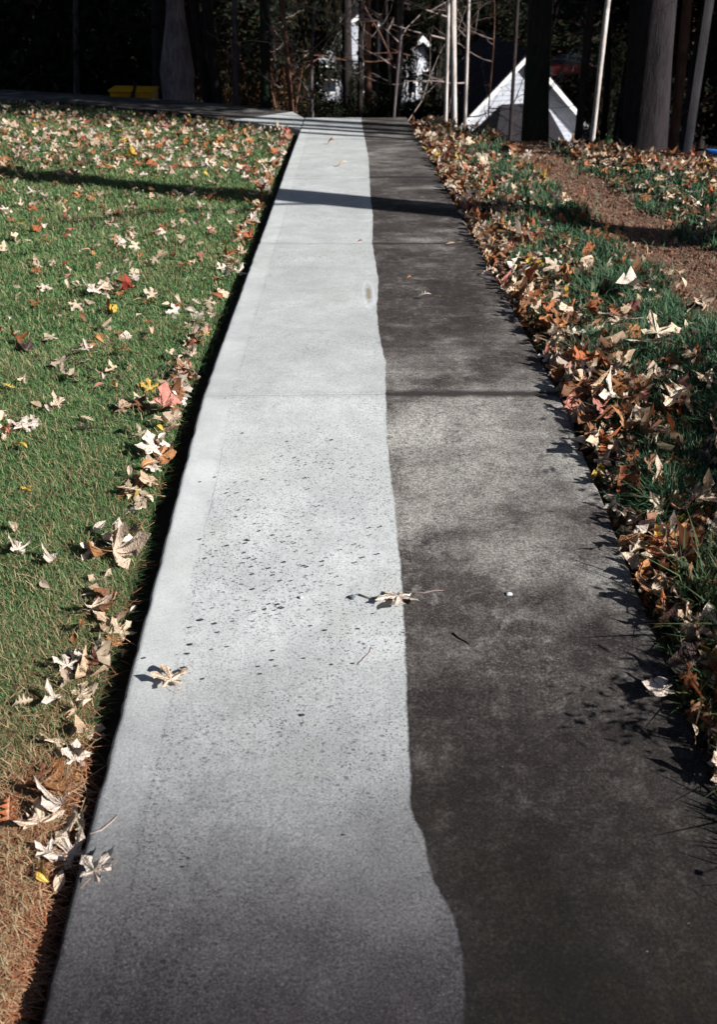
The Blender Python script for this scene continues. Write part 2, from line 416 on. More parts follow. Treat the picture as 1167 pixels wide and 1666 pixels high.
# bed under the slabs
bm_ = MB()
yy = list(np.arange(-1.7, 12.5, .2))
for i in range(len(yy) - 1):
    a, b = yy[i], yy[i + 1]; za, zb = float(prof(a)), float(prof(b)); k = len(bm_.V)
    bm_.V += [(-HW + .02, a, za - .035), (HW - .02, a, za - .035), (HW - .02, b, zb - .035), (-HW + .02, b, zb - .035)]; bm_.F.append((k, k + 1, k + 2, k + 3))
bpy.data.objects.remove(path)
path = bm_.build('path', M['sand']); tag(path, kind='structure')
def slab(name, xs, ys, zf, thick, parent, wash=None, joints=None, round_=.006):
    X, Y = np.meshgrid(xs, ys); Z = zf(X, Y)
    ny, nx = X.shape; idx = np.arange(ny * nx).reshape(ny, nx)
    V = np.stack([X.ravel(), Y.ravel(), Z.ravel()], 1)
    F = np.stack([idx[:-1, :-1].ravel(), idx[:-1, 1:].ravel(), idx[1:, 1:].ravel(), idx[1:, :-1].ravel()], 1)
    loop = np.concatenate([idx[0, :], idx[1:, -1], idx[-1, -2::-1], idx[-2:0:-1, 0]])
    Vb = V[loop].copy(); Vb[:, 2] -= thick; nb = len(V) + np.arange(len(loop))
    V = np.vstack([V, Vb]); l2 = np.roll(loop, -1); n2 = np.roll(nb, -1)
    F = np.vstack([F, np.stack([loop, nb, n2, l2], 1)])
    if parent.name == 'path':
        sg = np.sign(V[:, 0]); nearE = np.abs(np.abs(V[:, 0]) - HW) < .006
        V[:, 0] -= np.where(nearE, sg * .004 * np.clip(wav(V[:, 1], V[:, 1] * .3, 23, sg * 2) + .8 * wav(V[:, 1], 0 * V[:, 1], 61, sg) , 0, 1), 0)
    w = wash(V[:, 0], V[:, 1]); j = joints(V[:, 0], V[:, 1])
    me = np_mesh(name, V, F, True, attrs={'wash': w, 'joint': j})
    me.shade_flat() if False else None
    ob = link(name, me, M['concrete'], parent)
    return ob
def zpath(x0, x1):
    def f(X, Y):
        z = prof(Y)
        e = np.minimum(X - x0, x1 - X)
        z = z - np.where(e < .012, (.012 - e) ** 2 * 60, 0)
        z = z + .0022 * wav(X, Y, 2.6, 1) + .0010 * wav(X, Y, 9, 4)
        return z
    return f
def fwash(x, y): return np.interp(y, WLy, WLx) + .002 * np.sin(y * 31) * np.sin(y * 12 + 1) - x
def fjoint(x, y):
    d = np.full_like(x, 9.0)
    for j in JOINTS[1:]: d = np.minimum(d, np.abs(y - j))
    return d
def edged(a, b, st, e=(.0, .004, .009, .016)):
    inner = np.arange(a + .03, b - .03, st)
    return np.array([a + v for v in e] + list(inner) + [b - v for v in e[::-1]])
ends = JOINTS + [YEND]
for i in range(len(ends) - 1):
    a, b = ends[i] + .0012, ends[i + 1] - .0012
    st = .016 if a < 5 else .03
    tilt = [0, 0, .0, -.003, .002, -.002][i]
    z0 = zpath(-HW, HW)
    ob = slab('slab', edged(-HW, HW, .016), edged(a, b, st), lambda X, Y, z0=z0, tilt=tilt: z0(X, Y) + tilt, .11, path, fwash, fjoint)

# the cross pavement that leads off to the left behind the lawn
pav = MB()
lx = np.array([-.62, -2.3, -4.2, -8, -14, -26]); ly = np.interp(lx, LX, LY)
def pav_pts():
    pts = []
    for i in range(len(lx) - 1):
        n = max(1, int(round(math.hypot(lx[i + 1] - lx[i], ly[i + 1] - ly[i]) / 1.5)))
        for k in range(n): 
            t = k / n; pts.append((lx[i] * (1 - t) + lx[i + 1] * t, ly[i] * (1 - t) + ly[i + 1] * t))
    pts.append((lx[-1], ly[-1])); return pts
pp = pav_pts()
bed = MB()
pavement = None
def pside(x, y, off):      # step across the pavement
    return (x + off * .55, y + off * .84)
for i in range(len(pp) - 1):
    (x0, y0), (x1, y1) = pp[i], pp[i + 1]
    for w0, w1 in ((0.02, 1.18),):
        a = pside(x0, y0, w0); b = pside(x1, y1, w0); c_ = pside(x1, y1, w1); d_ = pside(x0, y0, w1)
        if i == 0: a = (-.62, 11.32); d_ = (-.62, 12.54)
        k = len(bed.V)
        for q in (a, b, c_, d_): bed.V.append((q[0], q[1], float(prof(q[1])) - .07 - .34 * 0))
        bed.F.append((k, k + 3, k + 2, k + 1))
pavement = bed.build('pavement', M['sand']); tag(pavement, kind='structure')
for i in range(len(pp) - 1):
    (x0, y0), (x1, y1) = pp[i], pp[i + 1]
    g = .006
    t = g / math.hypot(x1 - x0, y1 - y0)
    xa, ya, xb, yb = x0 + (x1 - x0) * t, y0 + (y1 - y0) * t, x1 - (x1 - x0) * t, y1 - (y1 - y0) * t
    n = 6; V = []; 
    for u in np.linspace(0, 1, 12):
        for w in np.linspace(0, 1.2, n):
            qa = pside(xa, ya, w)
            if i == 0: qa = (-.621, 11.32 + w * 1.02)
            qb = pside(xb, yb, w)
            x = qa[0] * (1 - u) + qb[0] * u; y = qa[1] * (1 - u) + qb[1] * u
            V.append((x, y, float(prof(y)) - .004))
    V = np.array(V); idx = np.arange(len(V)).reshape(12, n)
    F = np.stack([idx[:-1, :-1].ravel(), idx[1:, :-1].ravel(), idx[1:, 1:].ravel(), idx[:-1, 1:].ravel()], 1)[:, ::-1]
    loop = np.concatenate([idx[0, :], idx[1:, -1], idx[-1, -2::-1], idx[-2:0:-1, 0]])
    Vb = V[loop].copy(); Vb[:, 2] -= .09; nb = len(V) + np.arange(len(loop)); V = np.vstack([V, Vb])
    F = np.vstack([F, np.stack([loop, np.roll(loop, -1), np.roll(nb, -1), nb], 1)])
    ww = np.full(len(V), .05 if i == 0 else -.05)
    link('slab', np_mesh('slab', V, F, False, attrs={'wash': ww, 'joint': np.full(len(V), 5.0)}), M['concrete'], pavement)

# ------------------------------------------------------------------ grass and other ground cover (stuff)
def blades(name, P, H, Wd, tint, bend=.5, mat='grass', flat=False, seg=2):
    """ribbon blades: P (n,3) roots, H heights, Wd widths, tint (n,3)"""
    n = len(P); a = rng.uniform(0, 2 * np.pi, n)
    dx, dy = np.cos(a), np.sin(a); sx, sy = -dy, dx
    lean = rng.uniform(.05, 1, n) * bend if not flat else rng.uniform(.8, 1.0, n)
    rows = []
    if flat:
        cur = rng.normal(0, .35, n)
        for k, t in enumerate((0, .5, 1)):
            off = H * t; cv = cur * H * (t - t * t) * 2
            c = P + np.stack([dx * off + sx * cv, dy * off + sy * cv, .004 + rng.uniform(0, .018, n) * (1 - abs(2 * t - 1)) + rng.uniform(0, .01, n)], 1)
            w = Wd * (1 - .4 * t)
            rows.append(c - np.stack([sx, sy, np.zeros(n)], 1) * w[:, None] * .5); rows.append(c + np.stack([sx, sy, np.zeros(n)], 1) * w[:, None] * .5)
        V = np.stack(rows, 1).reshape(-1, 3); b = np.arange(n)[:, None] * 6
        F = np.concatenate([b + np.array([0, 1, 3, 2]), b + np.array([2, 3, 5, 4])], 0)
        C = np.repeat(tint, 6, 0)
        return link(name, np_mesh(name, V, F, True, colors=C), M[mat])
    for t in (0, .55):
        c = P + np.stack([dx * H * lean * t * t * 1.2, dy * H * lean * t * t * 1.2, H * t * (1 - .25 * lean * t)], 1)
        w = Wd * (1 - .25 * t)
        rows.append(c - np.stack([sx, sy, np.zeros(n)], 1) * w[:, None] * .5); rows.append(c + np.stack([sx, sy, np.zeros(n)], 1) * w[:, None] * .5)
    rows.append(P + np.stack([dx * H * lean * 1.3, dy * H * lean * 1.3, H * (1 - .55 * lean)], 1))
    V = np.stack(rows, 1).reshape(-1, 3); b = np.arange(n)[:, None] * 5
    F = np.concatenate([b + np.array([0, 1, 3]), b + np.array([0, 3, 2]), b + np.array([2, 3, 4])], 0)
    C = np.repeat(tint, 5, 0); C = C.reshape(n, 5, 3); C[:, 4] *= 1.15; C[:, :2] *= .8; C = C.reshape(-1, 3)
    return link(name, np_mesh(name, V, F, True, colors=C), M[mat])
def sample(n, xlo, xhi, ylo, yhi, power=1.6):
    """points in view, denser near the camera"""
    u = rng.uniform(0, 1, n); e = 1 - power
    y = (ylo ** e + u * (yhi ** e - ylo ** e)) ** (1 / e)
    x = rng.uniform(0, 1, n)
    return x, y
def in_view(x, y, z, m=70):
    px, py, dz = proj(x, y, z)
    return (px > -m) & (px < 1167 + m) & (py > -m) & (py < 1666 + 3 * m) & (dz > .2)
def field(n, x0, x1, ylo, yhi, power):
    out = []; tot = 0
    while tot < n:
        u = rng.uniform(0, 1, n * 2); e = 1 - power
        y = (ylo ** e + u * (yhi ** e - ylo ** e)) ** (1 / e)
        lim = .42 * (y * .84 + 1.0) + .15
        x = np.where(x1 < 0, x1 - rng.uniform(0, 1, n * 2) * np.maximum(lim + x1, .02), x0 + rng.uniform(0, 1, n * 2) * np.maximum(lim - x0, .02))
        # weight by strip width so density stays even across
        wid = np.maximum(lim + x1, .02) if x1 < 0 else np.maximum(lim - x0, .02)
        keep = rng.uniform(0, 1, n * 2) < wid / wid.max() * 1.0 if False else rng.uniform(0, 1, n * 2) < wid / (.42 * (yhi * .84 + 1) + .15) * (yhi / y) ** .9
        x, y = x[keep], y[keep]; z = ground(x, y); v = in_view(x, y, z)
        out.append(np.stack([x[v], y[v], z[v]], 1)); tot += v.sum()
    return np.concatenate(out)[:n]
GREENS = np.array([(.058, .128, .050), (.080, .160, .062), (.105, .180, .070), (.036, .086, .042), (.145, .20, .085)])
DRY = np.array([(.34, .27, .15), (.26, .19, .10), (.42, .34, .20), (.20, .13, .07)])
def gtint(P, dry):
    n = len(P); c = GREENS[rng.integers(0, 5, n)] * np.array([1.18, 1.25, 1.12]) * rng.uniform(.75, 1.25, (n, 1))
    d = rng.uniform(0, 1, n) < dry
    c[d] = DRY[rng.integers(0, 4, d.sum())] * rng.uniform(.7, 1.1, (d.sum(), 1))
    return c
def clay_mask(x, y):        # 1 on the bare clay at the near left
    e = x + .72
    return np.clip((1.48 - y + .12 * wav(x, y, 6)) / .3, 0, 1) * np.clip((x + 1.02 + .14 * wav(x, y, 5, 2) + .1 * (1.3 - y)) / .12, 0, 1)
# left lawn
P = field(400000, -9, -HW - .058, 1.0, 19.0, 1.75)
lf = np.interp(P[:, 0], LX, LY); P = P[(P[:, 1] < lf - .02)]
cm = clay_mask(P[:, 0], P[:, 1]); patch = wav(P[:, 0] + 2, P[:, 1], 3.1, 5) * .5 + wav(P[:, 0], P[:, 1], 9, 3) * .5
keep = rng.uniform(0, 1, len(P)) > cm * .97
e = -HW - P[:, 0] - .022 * (wav(P[:, 0] * 0, P[:, 1], 11, 1) + .7 * wav(P[:, 0] * 0, P[:, 1], 29, 2))
keep &= e > .045
keep &= ~((e < .10) & (rng.uniform(0, 1, len(P)) < .45))
P = P[keep]; patch = patch[keep]; cm = cm[keep]
dz = np.array(P[:, 1]) * .84 + .9
near_dry = np.clip((2.1 - P[:, 1]) / .5, 0, 1) * np.clip((P[:, 0] + 1.02) / .2, 0, 1)
dry = np.clip(.13 + .22 * patch + .32 * near_dry, .03, .8)
H = rng.uniform(.016, .050, len(P)) * (1 - .3 * near_dry) * (1 + .35 * patch); Wd = rng.uniform(.0014, .0030, len(P)) * np.clip(dz / 2.8, .8, 5)
o = blades('lawn_grass', P, H, Wd, gtint(P, dry), 1.0)
tag(o, 'mown green lawn to the left of the path, mixed with dry tan blades', 'grass', kind='stuff')
# right verge: coarser, taller, blue-green
P = field(105000, HW + .03, 9, .8, 12.0, 1.6)
band = np.abs(P[:, 0] - 1.66 + .08 * wav(P[:, 0], P[:, 1], 4)) < .24
clump = wav(P[:, 0], P[:, 1], 7, 2) + .6 * wav(P[:, 0], P[:, 1], 19, 1)
keep = (P[:, 1] < crest(P[:, 0]) - .1) & ~(band & (rng.uniform(0, 1, len(P)) < .975)) & ((clump > -.25) | (rng.uniform(0, 1, len(P)) < .25))
keep &= ~((P[:, 0] < HW + .10) & (rng.uniform(0, 1, len(P)) < .6))
P = P[keep]; clump = clump[keep]; dz = P[:, 1] * .84 + .9
H = rng.uniform(.04, .10, len(P)) * (1 + .75 * np.clip(clump, 0, 1)); H *= np.where(P[:, 0] > 1.95, .6, 1); H *= np.where((P[:, 0] < HW + .12), .7, 1)
Wd = rng.uniform(.0028, .0060, len(P)) * np.clip(dz / 3, .8, 4)
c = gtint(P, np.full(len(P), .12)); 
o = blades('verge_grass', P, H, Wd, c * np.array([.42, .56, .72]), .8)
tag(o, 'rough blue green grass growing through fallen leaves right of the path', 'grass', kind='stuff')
# dry threads on clay, in the edge trench and on the right dirt band
P1 = field(30000, -9, -HW - .07, .8, 2.6, 1.4); m = (P1[:, 0] > -1.15) & (rng.uniform(0, 1, len(P1)) < .05 + .95 * clay_mask(P1[:, 0], P1[:, 1])); P1 = P1[m]
P2 = field(60000, 1.2, 2.4, 3.0, 10.5, 1.5); m = np.abs(P2[:, 0] - 1.68) < rng.uniform(.12, .36, len(P2)); P2 = P2[m]
P3 = field(12000, -9, -HW - .07, .9, 9, 1.5); 
P4 = field(16000, HW + .0, 2, 1.0, 11, 1.5); P4 = P4[P4[:, 0] < 1.4]
for nm, P, cs, lab in (('dry_grass', P1, [(.36, .17, .09), (.30, .11, .05), (.46, .30, .18), (.18, .07, .04)], 'dry reddish straw threads on bare clay beside the near path edge'),
                       ('pine_straw', P2, [(.30, .19, .13), (.16, .085, .06), (.23, .13, .09), (.08, .042, .03)], 'brown pine straw covering the worn strip right of the verge'),
                       ('thatch', P3, [(.30, .24, .13), (.20, .15, .08), (.38, .31, .18)], 'tan dead grass threads scattered through the left lawn'),
                       ('mulch', P4, [(.14, .08, .05), (.24, .15, .09), (.09, .05, .03)], 'dark brown straw and bits under the leaves of the right verge')):
    cs = np.array(cs); c = cs[rng.integers(0, len(cs), len(P))] * rng.uniform(.7, 1.2, (len(P), 1)); dz = P[:, 1] * .84 + .9
    P = P + np.array([0, 0, .006]) + np.array([0, 0, .016 if nm == 'thatch' else 0])
    P = P[:6000] if nm == 'thatch' else P
    c = c[:len(P)]; dz = dz[:len(P)]
    o = blades(nm, P, rng.uniform(.03, .09, len(P)) * (.45 if nm == 'thatch' else 1), rng.uniform(.0012, .0028, len(P)) * (.7 if nm == 'thatch' else 1) * np.clip(dz / 2.5, .8, 4), c, mat='straw', flat=True)
    tag(o, lab, 'dry grass', kind='stuff')
# long blades along the near right edge that throw the spiky shade on the path
edgeP = []
for k in range(125):
    cy = random.uniform(.75, 2.1) if k < 90 else random.uniform(2.1, 11); cx = HW + random.uniform(.05, .34) + (0 if cy < 2.1 else .02)
    nb = random.randint(45, 80) if cy < 2.1 else random.randint(4, 9)
    for j in range(nb): edgeP.append((cx + random.gauss(0, .03), cy + random.gauss(0, .035), 1 if cy < 2.1 else 0))
E = np.array(edgeP); z = ground(E[:, 0], E[:, 1]); P = np.stack([E[:, 0], E[:, 1], z], 1)
H = np.where(E[:, 2] > 0, rng.uniform(.07, .17, len(P)) * np.where(rng.uniform(0, 1, len(P)) < .06, 1.5, 1), rng.uniform(.07, .13, len(P))) * np.where(P[:, 0] < HW + .1, .7, 1)
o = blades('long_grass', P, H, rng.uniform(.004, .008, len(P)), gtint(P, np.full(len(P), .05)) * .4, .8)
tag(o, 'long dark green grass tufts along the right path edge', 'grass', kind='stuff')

# ------------------------------------------------------------------ leaf shapes
def maple_outline(narrow=.5, n_teeth=1, seed=0, five=True):
    r = random.Random(seed)
    lobes = [(-125, .55), (-62, .86), (0, 1.0), (62, .86), (125, .55)] if five else [(-70, .85), (0, 1.0), (70, .85)]
    pts = []      # (angle from tip direction, radius)
    prev = None
    for i, (a, L) in enumerate(lobes):
        a += r.uniform(-7, 7); L *= r.uniform(.88, 1.1)
        w = 19 * narrow / .5 if L > .7 else 17
        if i == 0: pts.append((a - 38, .10)); 
        pts += [(a - w, L * .52), (a - w * .75, L * .66), (a - w * .95 - 2, L * .76), (a - w * .38, L * .86), (a, L), (a + w * .38, L * .86), (a + w * .95 + 2, L * .76), (a + w * .75, L * .66), (a + w, L * .52)]
        if i < len(lobes) - 1:
            mid = (a + lobes[i + 1][0]) / 2; pts.append((mid, .25 + .12 * r.random()))
        else: pts.append((a + 38, .10))
    return [(math.sin(R(a)) * l, math.cos(R(a)) * l) for a, l in pts], [(math.sin(R(a)) * L, math.cos(R(a)) * L) for a, L in lobes]
def fan_leaf(outline, tips, seed, curl=.5, rings=(.45, .8, 1)):
    """base at the origin, tip towards +Y; returns V,F,vein"""
    r = random.Random(seed); n = len(outline)
    V = [(0, 0, 0)]; vein = [1.0]
    axs = [r.uniform(-1, 1) * curl for _ in range(4)]; ph = r.uniform(0, 6)
    def bend(x, y):
        rr = math.hypot(x, y); a = math.atan2(x, y)
        return (axs[0] * .45 * y * y + axs[1] * .5 * x * x + axs[2] * .35 * x * y + .16 * curl * rr * rr * math.sin(2.5 * a + ph) * 1.6 + .04 * math.sin(9 * x + 7 * y + ph) + .30 * curl * rr ** 2.5)
    def vn(x, y):
        best = 9
        for tx, ty in tips:
            L2 = tx * tx + ty * ty; t = max(0, min(1, (x * tx + y * ty) / L2))
            best = min(best, math.hypot(x - tx * t, y - ty * t))
        return max(0, 1 - best / .06)
    for q in rings:
        for (x, y) in outline:
            sh = q; xx, yy = x * sh, y * sh
            V.append((xx, yy, bend(xx, yy))); vein.append(vn(xx, yy))
    F = []
    for j in range(n - 1):
        F.append((0, 1 + j, 2 + j))
        for k in range(len(rings) - 1):
            a = 1 + k * n + j; F.append((a, a + n, a + n + 1, a + 1))
    return V, F, vein
def strip_leaf(widths, seed, curl=.5, fold=.2):
    """elongated leaf as a strip along the midrib; widths [(t,w)]"""
    r = random.Random(seed); V = []; F = []; vein = []
    c1, c2, c3 = r.uniform(-1, 1) * curl, r.uniform(-1, 1) * curl, r.uniform(.0, 1) * fold
    sd = r.uniform(-.15, .15)
    for i, (t, wl_, wr_) in enumerate(widths):
        mx = sd * t * t; mz = c1 * .7 * (t - .3) ** 2 + .1 * c2 * math.sin(5 * t)
        for s, w in ((-1, wl_), (-.5, wl_), (0, 0), (.5, wr_), (1, wr_)):
            x = s * w; z = mz + abs(x) * c3 * 1.6 + .3 * c2 * x * t + .5 * curl * x * x
            V.append((x + mx, t, z)); vein.append(1.0 if s == 0 else 0.0)
    for i in range(len(widths) - 1):
        for j in range(4):
            a = i * 5 + j; F.append((a, a + 1, a + 6, a + 5))
    return V, F, vein
def oak_widths(seed):
    r = random.Random(seed); out = [(0, .01, .01), (.1, .06, .06)]; t = .16
    for k in range(4):
        w = [.22, .36, .40, .26][k] * r.uniform(.85, 1.15)
        out += [(t, .07, .07), (t + .07, w * .8, w * .7), (t + .10, w, w * .95), (t + .125, w * .45, w * .5)]; t += .19
    out += [(t + .02, .10, .10), (t + .06, .12, .10), (1.0, .01, .01)]
    return out
def oval_widths(seed):
    r = random.Random(seed); w = r.uniform(.2, .3)
    return [(t, .005 + w * math.sin(math.pi * t ** .8) , .005 + w * math.sin(math.pi * t ** .85)) for t in (0, .08, .2, .35, .5, .65, .8, .92, 1)]
LEAFM = {'maple': [], 'oak': [], 'oval': [], 'broad': []}
RAW = {'maple': [], 'oak': [], 'oval': [], 'broad': []}
def mk_leaf(kind, seed, curl):
    if kind == 'maple': o_, t_ = maple_outline(.42 + .2 * random.Random(seed).random(), seed=seed, five=seed % 5 != 4); V, F, ve = fan_leaf(o_, t_, seed, curl)
    elif kind == 'broad': o_, t_ = maple_outline(.95, seed=seed); V, F, ve = fan_leaf(o_, t_, seed, curl)
    elif kind == 'oak': V, F, ve = strip_leaf(oak_widths(seed), seed, curl)
    else: V, F, ve = strip_leaf(oval_widths(seed), seed, curl, .5)
    V = np.array(V); V[:, 1] -= .38; V[:, 2] -= V[:, 2].min() - .012
    return V, F, ve
def mk_mesh(kind, V, F, ve):
    # a thin blade with a real underside
    me = bpy.data.meshes.new(kind + '_blade'); me.from_pydata([tuple(v) for v in V], [], F)
    a = me.attributes.new('vein', 'FLOAT', 'POINT'); a.data.foreach_set('value', ve)
    me.polygons.foreach_set('use_smooth', [True] * len(me.polygons)); me.update(); me.materials.append(M['leaf'])
    return me
for kind, n in (('maple', 12), ('oak', 6), ('oval', 5), ('broad', 5)):
    for s in range(n):
        curl = [.35, .7, 1.05, 1.5][s % 4]
        V, F, ve = mk_leaf(kind, s * 11 + 3, curl); RAW[kind].append((V, F)); LEAFM[kind].append(mk_mesh(kind, V, F, ve))
STEMS = []
for s in range(5):
    r = random.Random(s); b = MB(); c = r.uniform(-.25, .25); d = r.uniform(.0, .25)
    b.tube([(c * t * t, -.38 - .62 * t, .02 + .10 * math.sin(t * 2) * d * 2) for t in (0, .25, .5, .75, 1)], [.014, .010, .009, .010, .018], 5)
    STEMS.append(poly_mesh('leaf_stem', b.V, b.F, True)); STEMS[-1].materials.append(M['stem'])
LC = {'cream': (.64, .50, .38), 'white': (.76, .65, .56), 'tan': (.58, .42, .28), 'buff': (.66, .53, .38), 'orange': (.48, .22, .09), 'brown': (.26, .12, .06),
      'red': (.36, .06, .04), 'pinkish': (.60, .25, .20), 'yellow': (.68, .45, .08), 'dark': (.05, .03, .03), 'rust': (.42, .13, .05)}
KN = {'maple': 'maple_leaf', 'oak': 'oak_leaf', 'oval': 'oval_leaf', 'broad': 'broad_leaf'}
def put_leaf(kind, var, p, size, rz, tilt=(0, 0), col='cream', stem=True, label=None, group=None, zoff=0.0, cat='leaf', jit=.12):
    meshes = LEAFM[kind]; me = meshes[var % len(meshes)]
    e = bpy.data.objects.new(KN[kind], me if not stem else None); COL.objects.link(e)
    e.location = (p[0], p[1], p[2] + zoff); e.rotation_euler = Euler((tilt[0], tilt[1], rz), 'XYZ'); e.scale = (size,) * 3
    base = LC[col]; k = 1 + random.uniform(-jit, jit); rgba = tuple(min(.88, v * k) for v in base) + (1,)
    e.color = rgba
    if stem:
        e.empty_display_size = .01
        bl = bpy.data.objects.new('blade', me); COL.objects.link(bl); bl.parent = e; bl.color = rgba
        st = bpy.data.objects.new('stem', STEMS[var % 5]); COL.objects.link(st); st.parent = e
    tag(e, label, cat, group)
    return e
def hero(px, py, spx, kind, var, rzdeg, col, label, tilt=(0, 0), lift=.012, stem=True):
    """rzdeg: direction in the picture plane the tip points, 0 = away, 90 = to the left"""
    p = on_ground(px, py, lift); s = spx / FPX * depth(p)
    sl_ = math.atan(SLOPE) if p[1] > YJ else 0
    return put_leaf(kind, var, p, s * .62, R(rzdeg), (tilt[0] - sl_, tilt[1]), col, stem, label, zoff=.004)
H_ = hero
# on the path
H_(275, 1100, 66, 'maple', 0, 20, 'cream', 'pale star shaped leaf lying alone on the washed concrete near its left edge', (0, .15), .01)
H_(645, 982, 84, 'maple', 4, 172, 'white', 'curled pale leaf lying across the line between washed and dirty concrete', (.25, 0), .01)
H_(168, 1405, 84, 'maple', 8, -28, 'white', 'large pale leaf on the concrete at the near left edge, stem towards the camera', (.15, -.3), .02)
H_(587, 395, 16, 'oval', 1, 80, 'red', 'small red leaf on the washed concrete at the far joint', lift=.005)
H_(667, 455, 18, 'oval', 2, 100, 'orange', 'small orange brown leaf on the dirty half of the path', lift=.005)
H_(694, 485, 38, 'oak', 1, 85, 'white', 'narrow white leaf on the dirty half below the small orange one', lift=.008)
H_(559, 270, 34, 'oak', 2, 92, 'buff', 'flat buff leaf on the far washed concrete beyond the trunk shadow', lift=.008)
H_(735, 398, 26, 'oval', 0, 88, 'tan', 'thin tan leaf flat on the dirty concrete near its right edge', lift=.004)
H_(540, 235, 22, 'oval', 3, 80, 'orange', 'tiny orange leaf on the shaded far end of the washed strip', lift=.004)
# near left
H_(62, 1328, 82, 'maple', 1, 28, 'cream', 'large pale star leaf on red clay at the left frame side', (.1, .25), .04)
H_(118, 1350, 88, 'maple', 5, 150, 'buff', 'big curled buff leaf with long stem over the path edge', (-.3, .5), .055)
H_(112, 1380, 74, 'maple', 2, 35, 'white', 'bright crumpled leaf under the big curled one at the path edge', (.35, -.2), .05)
H_(70, 1385, 44, 'maple', 7, 70, 'white', 'small whitish leaf piece behind the bright crumpled leaf', (.2, .1), .03)
H_(94, 1440, 64, 'oval', 0, 5, 'cream', 'cream oval leaf with yellow rim in the near edge trench', (.35, .5), .05)
H_(78, 1425, 66, 'oval', 3, 30, 'yellow', 'yellow pointed leaf leaning on the cream oval leaf', (.4, -.5), .05)
H_(82, 1478, 58, 'oval', 4, 8, 'orange', 'amber leaf at the foot of the cream and yellow pair', (.3, .3), .03)
H_(128, 1270, 46, 'oval', 2, 5, 'yellow', 'yellow sliver of leaf standing in the edge trench', (.8, .3), .03)
H_(125, 1225, 56, 'maple', 4, 10, 'white', 'pale leaf with narrow lobes beside the trench above the yellow sliver', (.3, .4), .03)
H_(50, 1595, 42, 'oval', 1, 60, 'buff', 'curled yellowish leaf on the clay in the lowest left corner', (.3, .3), .03)
H_(38, 1620, 52, 'oval', 4, 10, 'tan', 'long tan leaf on the clay in the lowest left corner', (.1, .3), .02)
H_(150, 1193, 42, 'broad', 0, 60, 'buff', 'small cupped buff leaf at the trench edge', (.3, .2), .03)
H_(128, 1200, 40, 'broad', 3, 120, 'tan', 'tan leaf wedged beside the small cupped one', (.2, .5), .03)
H_(80, 1142, 52, 'maple', 6, 60, 'white', 'whitish leaf with a dark gap behind it in the dry grass', (.2, .4), .035)
H_(142, 1148, 34, 'oval', 2, -40, 'cream', 'small cream leaf in the dry grass right of the whitish one', (.3, .2), .03)
H_(107, 1080, 48, 'maple', 9, 20, 'white', 'compact white leaf sitting alone in the dry grass', (.1, .2), .04)
H_(200, 1026, 50, 'maple', 10, -20, 'buff', 'pale yellowish leaf hanging over the edge trench', (.2, .5), .045)
H_(185, 1045, 40, 'broad', 1, 100, 'orange', 'orange brown leaf tucked under the pale yellowish one', (.5, .2), .03)
H_(216, 993, 24, 'oval', 0, -30, 'white', 'small white leaf tip at the trench rim', (.4, .4), .04)
H_(198, 1068, 30, 'oak', 3, 10, 'tan', 'narrow tan leaf in the trench', (.4, .3), .02)
H_(145, 970, 36, 'oval', 4, 95, 'cream', 'short cream leaf in the grass left of the trench', (0, .3), .035)
H_(72, 980 + 25, 10, 'oval', 1, 95, 'yellow', 'tiny yellow leaf bit in the near lawn', (0, .3), .035)
# middle left
H_(205, 898, 88, 'maple', 11, -75, 'cream', 'largest pale leaf of the cluster at the trench, lobes curled up', (-.2, .45), .05)
H_(190, 872, 56, 'maple', 6, 10, 'white', 'pale narrow lobed leaf standing behind the largest one of the cluster', (.7, .2), .05)
H_(158, 902, 54, 'broad', 2, 170, 'orange', 'brown orange leaf in the cluster left of the largest pale leaf', (.4, -.2), .04)
H_(146, 892, 30, 'oval', 2, 60, 'cream', 'thin cream leaf over the brown orange one', (.3, .2), .05)
H_(160, 860, 44, 'oval', 4, -50, 'white', 'curled white leaf above the brown orange one', (.6, .5), .045)
H_(79, 911, 42, 'maple', 11, 80, 'white', 'white leaf with forked lobes low in the lawn', (.1, .2), .035)
H_(30, 893, 42, 'maple', 3, 10, 'white', 'white leaf with a long curved lobe at the left frame side', (.1, .3), .035)
H_(20, 862, 40, 'oval', 2, 35, 'buff', 'buff curved sliver above the white leaf at left', (.5, .3), .03)
H_(218, 802, 82, 'oak', 0, 75, 'buff', 'long cream and tan leaf lying across the trench rim', (.1, .35), .05)
H_(238, 780, 44, 'broad', 4, 60, 'tan', 'curled tan leaf with grey underside over the long cream one', (.5, .4), .05)
H_(240, 760, 42, 'oval', 3, -40, 'orange', 'amber leaf propped beside the trench', (.5, .5), .045)
H_(270, 744, 44, 'broad', 0, -80, 'orange', 'smooth orange brown leaf at the trench, broad side up', (.15, .3), .05)
H_(243, 727, 66, 'maple', 5, 30, 'white', 'bright white leaf with a long lobe pointing left', (.3, .3), .05)
H_(262, 712, 30, 'oval', 0, -30, 'white', 'small bright oval leaf right of the long lobed white one', (.2, .3), .045)
H_(210, 770, 32, 'oval', 2, 10, 'cream', 'narrow cream leaf left of the amber one', (.6, .3), .04)
H_(258, 690, 52, 'maple', 9, 120, 'buff', 'folded cream leaf below the reddish one', (.4, .3), .05)
H_(278, 664, 52, 'broad', 3, -70, 'pinkish', 'pink and orange oak like leaf by the trench', (.1, .3), .05)
H_(200, 660, 30, 'broad', 1, 20, 'tan', 'dull tan leaf in the lawn left of the reddish one', (.1, .1), .04)
H_(226, 649, 28, 'maple', 7, 60, 'buff', 'small straw coloured star leaf beside the dull tan one', (.1, .1), .04)
H_(243, 628, 32, 'maple', 0, 10, 'yellow', 'bright yellow star leaf standing in the lawn', (.7, .1), .04)
H_(145, 684, 42, 'oak', 4, 60, 'buff', 'pale bent leaf lying in the open lawn', (.1, .2), .035)
